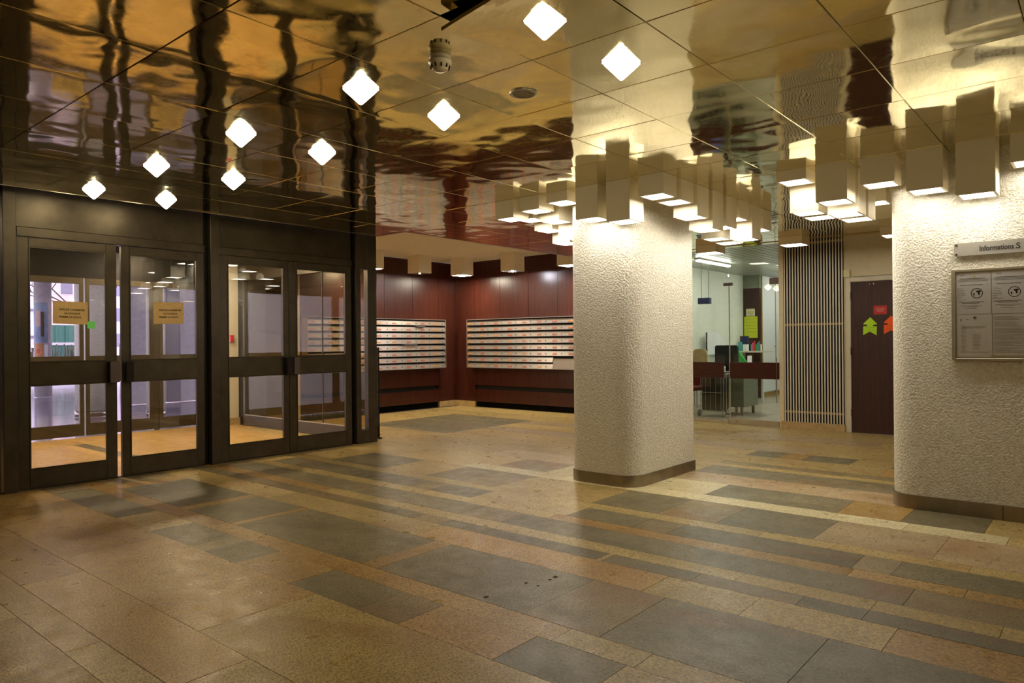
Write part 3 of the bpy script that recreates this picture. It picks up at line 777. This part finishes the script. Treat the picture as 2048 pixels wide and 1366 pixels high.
def sheet(y1, y0, z0, z1, lab, lines, tap=False, pin=None, x=XP-.0195, boldtop=False):
    s = empty('notice_sheet', (x, (y0+y1)/2, z0), lab, 'paper', 'papers in the notice case')
    B('page', 'paper_white', s, x-.001, x, y0, y1, z0, z1)
    m = MB(); w = y1-y0
    for (a, b, z, h) in lines: m.box(x-.0016, x-.001, y1-b*w, y1-a*w, z1-(z+h)*(z1-z0), z1-z*(z1-z0))
    build(m, 'printed_lines', 'ink_grey', s)
    if tap:
        m = MB(); cy, cz, r = y1-.60*w, z1-.50*(z1-z0), .036
        K = 32
        for q in range(K):
            a0, a1 = 2*math.pi*q/K, 2*math.pi*(q+1)/K
            n = len(m.v); m.v += [(x-.0018, cy+rr2*math.cos(a), cz+rr2*math.sin(a)) for a in (a0, a1) for rr2 in (r, r-.0045)]; m.f += [(n, n+1, n+3, n+2)]
        m.prism([(cy+.004, cz+.016), (cy-.022, cz+.020), (cy-.024, cz+.010), (cy-.016, cz+.006), (cy-.018, cz-.012), (cy-.008, cz-.012), (cy-.006, cz+.004), (cy+.004, cz+.008)][::-1], x-.002, x-.0016, 'x')
        m.prism([(cy+.022, cz+.0), (cy+.012, cz+.0), (cy+.015, cz-.018), (cy+.019, cz-.018)], x-.002, x-.0016, 'x')
        build(m, 'tap_symbol', 'ink', s)
    if pin: build(MB().cyl((x-.0045, pin[0], pin[1]), .009, .004, 'x', 14), 'pin', pin[2], s)
    return s
rl = random.Random(3)
hdr = [(.12, .25, .05, .012), (.10, .85, .135, .014), (.04, .95, .17, .008), (.06, .92, .20, .008), (.12, .78, .29, .012)]
side = [(.02, .14+.2*rl.random(), .37+.04*k, .007) for k in range(8)]
foot = [(.06, .80, .70, .014), (.16, .68, .73, .014), (.10, .74, .79, .007), (.2, .62, .82, .007), (.26, .58, .86, .007)]
sheet(.843, .640, 1.431, 1.722, 'white printed notice with tap symbol, top left in the notice case', hdr+side+foot, True, (.735, 1.69, 'paper_cream'))
sheet(.632, .420, 1.431, 1.722, 'white printed notice with tap symbol, top right in the notice case', hdr+side+foot, True)
sheet(.842, .634, 1.128, 1.427, 'white typed list pinned bottom left in the notice case', [(.10, .13, .10, .05), (.28, .34, .11, .012)]+[(.12, .22+.08*rl.random(), .25+.033*k, .006) for k in range(20)]+[(.44, .62+.06*rl.random(), .46+.034*k, .006) for k in range(11)]+[(.12, .85, .28, .006), (.12, .8, .31, .006), (.12, .9, .88, .006)], False, (.735, 1.405, 'chrome'))
sheet(.628, .420, 1.140, 1.426, 'crumpled typed sheet bottom right in the notice case', [(.03, .45+.5*rl.random(), .06+.026*k, .0055) for k in range(35) if k % 6 != 4], False, (.632, 1.143, 'paper_cream'))

# ================================================================== OFFICE WALL, SLATS, BROWN DOOR
wo = empty('wall_office', (XW, 4, 0), kind='structure')
B('upper_wall', 'cream_paint', wo, XW, XW+.1, -1.5, 2.79, 2.11, ZH+.05)
B('wall_strip', 'cream_paint', wo, XW, XW+.1, 2.735, 2.785, 0, 2.11)
B('wall_strip', 'cream_paint', wo, XW, XW+.1, -1.5, 1.82, 0, 2.11)
B('side_jamb', 'cream_paint', wo, XW, XW+.12, 3.60, 3.665, 0, ZH+.05)
B('glass_head', 'tan_panel', wo, XW-.01, XW+.05, 3.665, 6.2, 2.70, ZH+.06)
ss = empty('slat_screen', (XW-.03, 3.18, 0), 'screen of white vertical slats over dark wood beside the office glass', 'screen')
B('backing', 'slot_black', ss, XW-.004, XW+.05, 2.785, 3.60, .10, ZH)
for k in range(21):
    y = 3.585-k*.0388
    B('slat', 'slat_paint', ss, XW-.026, XW-.018, y-.0165, y, .10, ZH)
for z in (.225, 1.46, 2.60): B('batten', 'tan_panel', ss, XW-.018, XW-.008, 2.79, 3.60, z, z+.03)
B('skirting', 'beige_stone_base', ss, XW-.05, XW+.05, 2.775, 3.63, 0, .098)
d9 = empty('door_9', (XW, 2.69, 0), kind='structure')
B('door_leaf', 'dark_door_wood', d9, XW-.012, XW+.03, 1.88, 2.69, .005, 2.03, bev=.002)
m = MB().box(XW-.03, XW+.02, 2.693, 2.755, 0, 2.095).box(XW-.03, XW+.02, 1.815, 1.877, 0, 2.095).box(XW-.03, XW+.02, 1.877, 2.693, 2.034, 2.095)
build(m, 'door_frame', 'white_paint', d9, .004)
for z in (.22, 1.05, 1.80): build(MB().cyl((XW-.034, 2.692, z), .008, .10), 'hinge', 'brushed_steel', d9)
for y in (2.45, 2.50): build(MB().cyl((XW-.016, y-.04, 1.995), .006, .006, 'x'), 'stud', 'chrome', d9)
build(MB().cyl((XW-.06, 1.95, 1.02), .012, .05, 'x'), 'handle', 'brushed_steel', d9)
t = empty('switch_box', (XW-.01, 2.73, 2.12), 'small cream junction box above the corner of the brown door frame', 'switch'); B('housing', 'paper_cream', t, XW-.035, XW-.001, 2.70, 2.78, 2.10, 2.20, bev=.004)
def arrow(yc, zt, w, h, mat, lab, rot):
    s = empty('arrow_sign', (XW-.014, yc, zt-h), lab, 'sign', 'fluorescent paper arrows')
    a = w/2
    pts = [(0, 0), (a, .36), (a, .40), (a*.45, .42), (a*.45, .50), (a, .50), (a, 1.0), (0, .80), (-a, 1.0), (-a, .50), (-a*.45, .50), (-a*.45, .42), (-a, .40), (-a, .36)]
    pts = [(yc-p, zt-q*h) for p, q in pts]
    build(MB().prism(pts, XW-.0145, XW-.0135, 'x'), 'card', mat, s)
    m = MB()
    for z, y0, n in ((.60, -.3, 6), (.74, -.35, 7)):
        for q in range(n):
            yy = yc-(y0+.1*q)*w
            m.tube([(XW-.0155, yy, zt-z*h), (XW-.0155, yy-.004, zt-z*h+.009*(1 if q % 2 else .5)), (XW-.0155, yy-.010, zt-z*h-.002)], .0011, 4)
    build(m, 'handwriting', 'ink', s)
    s.rotation_euler = (R(rot), 0, 0)
arrow(2.461, 1.553, .165, .24, 'fluo_green', 'fluorescent yellow-green paper arrow on the brown door', 2)
arrow(2.205, 1.566, .170, .24, 'fluo_orange', 'fluorescent orange paper arrow on the brown door', 0)
s = empty('door_notice', (XW-.014, 2.33, 1.58), 'small red printed card on the brown door above the arrows', 'sign')
B('card', 'paper_red', s, XW-.0145, XW-.0135, 2.252, 2.412, 1.588, 1.702)
build(MB().box(XW-.0155, XW-.0146, 2.285, 2.380, 1.665, 1.669).box(XW-.0155, XW-.0146, 2.275, 2.390, 1.652, 1.656).box(XW-.0155, XW-.0146, 2.295, 2.372, 1.639, 1.643).box(XW-.0155, XW-.0146, 2.285, 2.380, 1.622, 1.626), 'printed_lines', 'ink_pale', s)

# office glazing
og = empty('window_3', (XW, 4.9, 0), kind='structure')
B('window_pane', 'office_glass', og, XW+.012, XW+.022, 4.43, 6.2, .05, 2.70)
B('window_pane', 'office_glass', og, XW+.012, XW+.022, 3.665, 4.42, 2.115, 2.70)
B('sill_strip', 'alloy_frame', og, XW-.01, XW+.04, 4.43, 6.2, 0, .05)
B('patch_fitting', 'handle_plate_light', og, XW+.0, XW+.035, 4.36, 4.50, 2.085, 2.13)
B('patch_fitting', 'handle_plate_light', og, XW+.0, XW+.035, 3.665, 3.80, 2.07, 2.16)
B('wood_band', 'counter_wood', og, XW-.02, XW+.008, 4.50, 6.2, .690, .930, bev=.003)
gd = empty('door_10', (XW, 4.42, 0), kind='structure')
B('glass_pane', 'office_glass', gd, XW+.012, XW+.022, 3.67, 4.42, .085, 2.11)
B('edge_strip', 'alloy_frame', gd, XW+.010, XW+.024, 4.408, 4.422, .085, 2.11)
B('bottom_rail', 'alloy_frame', gd, XW-.005, XW+.035, 3.67, 4.42, .006, .085, bev=.002)
B('wood_band', 'counter_wood', gd, XW-.02, XW+.008, 3.665, 4.40, .690, .932, bev=.003)
build(MB().cyl((XW-.012, 4.31, .045), .010, .02, 'x'), 'lock', 'brushed_steel', gd)
build(MB().tube([(XW-.02, 3.70, .35), (XW-.02, 3.70, 1.0)], .008), 'pull_bar', 'chrome', gd)

# ------------------------------------------------------------------ office interior
of = build(MB().box(XW+.04, 19, 1, 6.3, -.1, -.002), 'floor', 'office_floor'); tag(of, kind='structure')
ow = build(MB().box(XW+.14, 19, 6.23, 6.35, 0, 2.72), 'wall_office_left', 'office_wall'); tag(ow, kind='structure')
ob = build(MB().box(18.9, 19, 1, 6.3, 0, 2.72), 'wall_office_back', 'office_wall'); tag(ob, kind='structure')
orr = build(MB().box(XW+.13, 19, 1.0, 1.1, 0, 2.72), 'wall_office_right', 'office_wall'); tag(orr, kind='structure')
oc = empty('ceiling', (13, 4, 2.7), kind='structure')
y = 1.0
while y < 6.2:
    B('ceiling_slat', 'office_slat', oc, XW+.06, 19, y, y+.105, 2.685, 2.70); y += .125
B('backing_board', 'slot_black', oc, XW+.06, 19, 1, 6.3, 2.74, 2.78)
dp = build(MB().box(15.33, 15.42, 5.86, 6.23, 0, 2.40), 'wall_office_panel', 'dark_door_wood'); tag(dp, kind='structure')
B('upper_panel', 'grey_cabinet', dp, 15.33, 15.42, 5.86, 6.23, 2.40, 2.685)
cl = empty('closet', (16.5, 5.95, 0), 'row of tall white closet doors with gold-brown trim at the back of the office', 'closet')
B('carcass', 'closet_white', cl, 15.43, 18.8, 5.87, 6.2, .1, 2.68)
for k in range(4):
    x = 15.45+k*.83
    d = B('closet_door', 'closet_white', cl, x, x+.78, 5.85, 5.868, .12, 2.66, bev=.002)
    B('door_edge', 'closet_trim', d, x+.781, x+.826, 5.845, 5.868, .1, 2.68); build(MB().cyl((x+.74, 5.83, 1.12), .014, .03, 'y'), 'knob', 'closet_trim', d)
B('edge_trim', 'closet_trim', cl, 15.42, 15.448, 5.84, 5.87, .1, 2.68)
B('plinth', 'closet_trim', cl, 15.43, 18.8, 5.88, 6.2, 0, .1)
for n, (x0, x1, y, w) in enumerate(((11.45, 12.75, 5.45, .09), (13.6, 14.8, 4.7, .09), (15.6, 16.6, 4.9, .09), (11.6, 12.8, 2.6, .12), (14, 15.2, 2.6, .12))):
    t = empty('fluorescent_lamp', (x0, y, 2.66), 'slim white tube lamp on the office ceiling, %s' % ('nearest the left wall', 'in the middle', 'near the closets', 'out of sight on the right', 'farthest to the right')[n], 'ceiling light', 'tube lamps in the office')
    B('fitting', 'white_paint', t, x0-.03, x1+.03, y-w/2, y+w/2, 2.655, 2.684); B('tube', 'tube_light', t, x0, x1, y-w/2+.01, y+w/2-.01, 2.632, 2.655)
# objects: pedestal, caddy, chairs, shelf
pd = empty('drawer_cabinet', (11.87, 4.9, 0), 'grey metal pedestal cabinet on legs behind the office glass', 'cabinet')
B('body', 'grey_cabinet', pd, 11.56, 12.19, 4.70, 5.12, .14, .70, bev=.004); B('top', 'grey_cabinet', pd, 11.54, 12.21, 4.68, 5.14, .70, .725, bev=.003)
for x in (11.62, 12.12):
    for y in (4.76, 5.06): B('leg', 'brushed_steel', pd, x-.02, x+.02, y-.02, y+.02, 0, .14)
B('lock', 'slot_black', pd, 12.185, 12.196, 4.73, 4.76, .55, .58)
cd = empty('shopping_trolley', (11.3, 5.07, 0), 'black wheeled wire trolley with red clips behind the glass', 'trolley')
B('bag', 'black_plastic', cd, 11.12, 11.42, 4.91, 5.24, .10, .65, bev=.01)
for k in range(5):
    y = 4.90+k*.0875; build(MB().tube([(11.10, y, .09), (11.10, y, .70)], .005), 'wire', 'chrome', cd)
for k in range(4):
    x = 11.10+k*.11; build(MB().tube([(x, 4.90, .09), (x, 4.90, .70)], .005), 'wire', 'chrome', cd)
for z in (.09, .40, .70): build(MB().tube([(11.43, 4.9, z), (11.10, 4.9, z), (11.10, 5.25, z), (11.43, 5.25, z)], .005), 'wire_rail', 'chrome', cd)
for y in (4.86, 5.28):
    w = build(MB().cyl((11.13, y, .055), .055, .025, 'y', 20), 'wheel', 'grey_cabinet', cd); build(MB().cyl((11.13, y-.003, .055), .020, .031, 'y', 12), 'hub', 'white_paint', w)
for y in (4.93, 5.02, 5.18): B('clip', 'red_plastic', cd, 11.085, 11.11, y, y+.035, .665, .705, bev=.004)
t = empty('folded_cloth', (11.25, 5.05, .70), 'blue folded cloth on the black trolley', 'cloth'); B('cloth', 'blue_cloth', t, 11.11, 11.40, 4.98, 5.12, .662, .694, bev=.01)
ch = empty('office_chair', (12.6, 5.35, 0), 'black office chair with tall back behind the office glass', 'chair')
build(MB().prism(rounded(5.24, 5.67, .78, 1.17, .04, ((True, True), (True, False), (False, True), (False, False)), 4), 12.60, 12.67, 'x'), 'backrest', 'black_plastic', ch)
B('seat', 'black_plastic', ch, 12.15, 12.62, 5.24, 5.66, .44, .52, bev=.02)
build(MB().cyl((12.38, 5.45, .08), .03, .36), 'gas_lift', 'black_metal', ch); B('spine', 'black_metal', ch, 12.66, 12.70, 5.42, 5.49, .46, .95)
for k in range(5):
    an = k*2*math.pi/5; l = build(MB().tube([(12.38, 5.45, .09), (12.38+.27*math.cos(an), 5.45+.27*math.sin(an), .06)], .018), 'leg', 'black_metal', ch)
    build(MB().cyl((12.38+.27*math.cos(an), 5.45+.27*math.sin(an)-.012, .03), .028, .024, 'y', 12), 'castor', 'black_plastic', l)
rc = empty('visitor_chair', (11.5, 5.75, 0), 'red visitor chair partly hidden by the middle column', 'chair')
B('seat', 'red_fabric', rc, 11.2, 11.65, 5.43, 5.92, .40, .47, bev=.015); build(MB().prism([(11.66, .47), (11.70, .47), (11.76, .88), (11.72, .88)], 5.45, 5.9, 'y'), 'backrest', 'red_fabric', rc)
for x in (11.24, 11.62):
    for y in (5.47, 5.88): build(MB().tube([(x, y, .40), (x, y, 0)], .012), 'leg', 'chrome', rc)
gc = empty('shell_chair', (12.4, 6.0, 0), 'beige plastic chair back at the left of the office', 'chair')
build(MB().prism(rounded(5.90, 6.20, .62, 1.10, .10, ((True, False), (False, False)), 4), 12.75, 12.79, 'x'), 'backrest', 'beige_stone_base', gc)
B('seat', 'beige_stone_base', gc, 12.35, 12.78, 5.9, 6.2, .44, .47, bev=.01)
for x in (12.40, 12.74):
    for y in (5.94, 6.16): build(MB().tube([(x, y, .44), (x, y, 0)], .012), 'leg', 'chrome', gc)
pt = empty('desk_screen', (13.4, 6.2, 0), 'pale desk divider panel with a cut corner against the office wall', 'divider')
build(MB().prism([(13.2, .98), (14.2, .98), (14.2, 1.12), (13.75, 1.42), (13.2, 1.42)], 6.10, 6.125, 'y'), 'panel', 'closet_white', pt)
build(MB().box(13.2, 13.22, 6.09, 6.13, 0, 1.42).box(14.18, 14.2, 6.09, 6.13, 0, 1.1), 'upright', 'office_wall', pt)
wb = empty('wall_chart', (12.95, 6.22, 1.1), 'framed pale board on the office wall beside the middle column', 'board'); B('frame', 'alloy_frame', wb, 12.3, 12.78, 6.21, 6.228, 1.13, 1.53); B('sheet', 'closet_white', wb, 12.32, 12.76, 6.205, 6.21, 1.15, 1.51)
sh = empty('office_shelf', (14.9, 5.9, 1.0), 'white shelf with leaflets in front of the dark panel', 'shelf')
B('board', 'white_paint', sh, 14.75, 15.25, 5.55, 6.20, 1.0, 1.03); B('support', 'white_paint', sh, 15.2, 15.24, 6.15, 6.20, 0, 1.0); B('support', 'white_paint', sh, 14.76, 14.80, 6.15, 6.20, 0, 1.0)
g5 = 'leaflets and files on the office shelf'
def item(name, mat, lab, a, lean=0):
    t = empty(name, (a[0], a[2], a[4]), lab, 'stationery', g5); B('body', mat, t, *a, bev=.002); return t
item('folder', 'navy_card', 'dark navy folder standing on the office shelf', (14.99, 15.02, 5.98, 6.17, 1.03, 1.35))
item('leaflet', 'teal_card', 'teal leaflet at the left end of the office shelf', (14.95, 14.96, 6.10, 6.19, 1.03, 1.22))
item('paper_stack', 'paper_white', 'white crumpled paper in front of the navy folder', (14.90, 14.98, 5.97, 6.07, 1.03, 1.17))
for k, (mt, nm) in enumerate((('teal_card', 'teal'), ('pink_card', 'pink'), ('paper_red', 'red'), ('green_card', 'green'), ('teal_card', 'pale blue'), ('ink_grey', 'grey'), ('paper_white', 'white'))):
    item('brochure', mt, '%s brochure in the row of brochures under the yellow poster' % nm, (14.98, 15.0, 5.90-.035*k, 5.93-.035*k, 1.03, 1.17+.04*(k % 3)))
t = empty('file_holder', (14.1, 5.4, .72), 'bright green file holder on the desk behind the glass', 'stationery'); build(MB().prism([(5.60, .74), (5.38, .74), (5.60, 1.06)], 13.5, 13.58, 'x'), 'body', 'green_card', t)
t = empty('paper_stack', (13.5, 5.12, .75), 'white papers beside the green file holder', 'stationery'); B('sheets', 'paper_white', t, 13.4, 13.6, 5.36, 5.375, .74, .96)
dk = empty('office_desk', (13.6, 5.3, 0), 'long white desk behind the office band', 'desk')
B('top', 'closet_white', dk, 13.2, 14.3, 5.34, 6.08, .70, .735)
for x in (13.25, 14.25):
    for y in (5.40, 6.03): B('leg', 'closet_white', dk, x-.02, x+.02, y-.02, y+.02, 0, .70)
for (y0, y1, z0, z1, mt, lab, x) in ((5.965, 6.16, 1.785, 1.95, 'paper_cream', 'small cream notice on the dark office panel', 15.325), (5.905, 6.205, 1.31, 1.78, 'paper_yellow', 'large yellow poster on the dark office panel', 15.32)):
    t = empty('office_poster', (x, y0, z0), lab, 'poster', 'papers on the dark office panel'); B('sheet', mt, t, x-.004, x, y0, y1, z0, z1)
    m = MB()
    for k in range(5): m.box(x-.0052, x-.0042, y0+.03, y1-.03, z1-.06-(z1-z0)*.15*k, z1-.054-(z1-z0)*.15*k)
    build(m, 'printed_lines', 'ink_grey', t)
pnd = empty('hanging_box', (12.0, 5.7, 2.0), 'dark box hung on two rods inside the office', 'fixture')
B('body', 'navy_card', pnd, 12.0, 12.1, 5.50, 5.72, 1.92, 2.03, bev=.005)
for y in (5.53, 5.67): build(MB().tube([(12.05, y, 2.03), (12.05, y, 2.69)], .004), 'rod', 'black_metal', pnd)

# ================================================================== ROOM SHELL OUT OF VIEW
for nm, a in (('wall_rear', (-3.1, XW, -4.1, -4, 0, ZH)), ('wall_side', (-3.1, -3, -4, 7.3, 0, ZH)), ('wall_right_end', (XW, XW+.1, -4, -1.5, 0, ZH)), ('wall_far_left', (-3, .31, YF, YF+.1, 0, ZH)), ('wall_above_doors', (-3, 5.87, YF+.1, YF+.12, 2.62, 3.0))):
    o = build(MB().box(*a), nm, 'mahogany' if nm in ('wall_far_left',) else 'rough_white_plaster'); tag(o, kind='structure')

# ================================================================== OUTDOORS
pv = build(MB().box(-12, 60, 10.95, 110, -.1, -.02), 'pavement', 'pavement_wet'); tag(pv, 'wet grey paving outside the entrance', kind='structure')
t = empty('poster_column', (6.05, 20.5, 0), 'round street column pasted with posters outside the doors', 'column')
build(MB().cyl((6.05, 20.5, 0), .19, 3.4, k=28), 'shaft', 'concrete', t, smooth=True)
def wrap(z0, z1, a0, a1, mat, nm, r=.194):
    m = MB(); k = 8
    for q in range(k+1):
        an = R(a0+(a1-a0)*q/k); m.v += [(6.05+r*math.cos(an), 20.5+r*math.sin(an), z) for z in (z0, z1)]
    m.f = [(2*q, 2*q+2, 2*q+3, 2*q+1) for q in range(k)]
    return build(m, nm, mat, t)
wrap(1.35, 2.35, 180, 285, 'poster_blue', 'portrait_poster'); wrap(1.75, 2.15, 205, 240, 'poster_face', 'portrait_face', .197); wrap(1.5, 2.12, 240, 262, 'hair_dark', 'portrait_hair', .197)
wrap(1.0, 1.33, 195, 255, 'poster_orange', 'orange_poster', .197); wrap(1.08, 1.2, 210, 235, 'red_plastic', 'poster_blot', .199); wrap(.95, 1.3, 262, 285, 'paper_white', 'flyer', .197)
wrap(.45, .95, 205, 285, 'paper_white', 'flyer', .197)
t = empty('outdoor_pier', (4.95, 14.0, 0), 'round rough-plastered pier outside the back doors of the vestibule', 'column')
build(MB().cyl((4.93, 14.1, .1), .27, 3.2, k=32), 'shaft', 'rough_white_plaster', t, smooth=True); build(MB().cyl((4.93, 14.1, 0), .28, .1, k=32), 'skirting', 'brushed_steel', t, smooth=True)
t = empty('outdoor_pier', (5.62, 13.0, 0), 'slim rough-plastered pier outside, seen through the second door', 'column')
build(MB().cyl((5.62, 13.1, .1), .15, 3.2, k=32), 'shaft', 'rough_white_plaster', t, smooth=True); build(MB().cyl((5.62, 13.1, 0), .16, .1, k=32), 'skirting', 'brushed_steel', t, smooth=True)
wz = build(MB().box(6.35, 14, 16, 16.2, 0, 3.4), 'wall_outdoor', 'concrete'); tag(wz, kind='structure')
B('dark_panel', 'window_dark', wz, 7.1, 7.4, 15.98, 16, 0, 3.3)
B('roof_slab', 'concrete', wz, -8, 16, 10.96, 23, 3.4, 3.6)
ex = empty('exit_sign', (3.9, 10.86, 1.5), 'green sticker lettered on the vestibule back door', 'sign')
B('sticker', 'green_exit', ex, 3.74, 3.84, 10.862, 10.866, 1.50, 1.60)
hg = build(MB().box(-6, 30, 32, 32.8, 0, .48), 'planter_wall', 'concrete'); tag(hg, 'low concrete planter wall outside', kind='structure')
m = MB(); rh = random.Random(5)
for k in range(900):
    x = rh.uniform(-2, 26); y = rh.uniform(32.1, 32.9); z = .5+rh.uniform(.3, .85)
    m.tube([(x, y, .51), (x+rh.uniform(-.1, .1), y, z)], .03, 3)
h = build(m, 'hedge', 'hedge'); tag(h, 'low bare hedge on the planter wall', 'hedge', kind='stuff')
bd = empty('apartment_building', (40, 90, 0), 'pinkish apartment building across the street', 'building')
B('facade', 'building_pink', bd, 27.4, 60, 90, 95, 0, 30)
for fl_ in range(9):
    for k in range(12):
        x = 28.3+k*2.6; z = .9+fl_*3
        w = B('window_frame', 'building_white', bd, x-.1, x+1.3, 89.93, 90.0, z+.1, z+1.9); B('window_pane', 'window_dark', w, x, x+1.2, 89.88, 89.93, z+.2, z+1.8)
b2 = empty('white_building', (8, 92, 0), 'white building behind the poster column', 'building')
B('facade', 'building_white', b2, -14, 27.2, 92, 96, 0, 28)
for z in (2.2, 5.2, 9, 12): B('ledge', 'window_dark', b2, -14, 27.2, 91.8, 92, z, z+.25)
gcn = empty('site_container', (12, 37, 0), 'dark green container behind the hedge', 'container')
B('body', 'container_green', gcn, 10.95, 12.1, 36, 38, 0, 2.2); B('edge_rail', 'concrete', gcn, 10.85, 12.2, 35.9, 38.1, 1.3, 1.42)
for k in range(3): B('rib', 'container_green', gcn, 11.1+.4*k, 11.16+.4*k, 35.95, 36, .1, 2.2)
tr = empty('bare_tree', (11, 34, 0), 'bare winter tree in front of the pink building', 'tree')
build(MB().tube([(12.0, 34, 0), (12.1, 34, 3.2)], .12, 8), 'trunk', 'bark', tr)
m = MB()
def branch(p, d, l, r, n):
    q = p+d*l; m.tube([p, q], r, 4)
    if n:
        for k in range(3): branch(q, (d+Vector((rh.uniform(-.8, .8), rh.uniform(-.6, .6), rh.uniform(-.3, .6)))).normalized(), l*.72, r*.6, n-1)
for k in range(4): branch(Vector((12.1, 34, 1.8+.4*k)), Vector((rh.uniform(-1, 1), rh.uniform(-.4, .4), .6)).normalized(), 1.5, .05, 4)
tag(build(m, 'branches', 'bark', tr), kind='stuff')
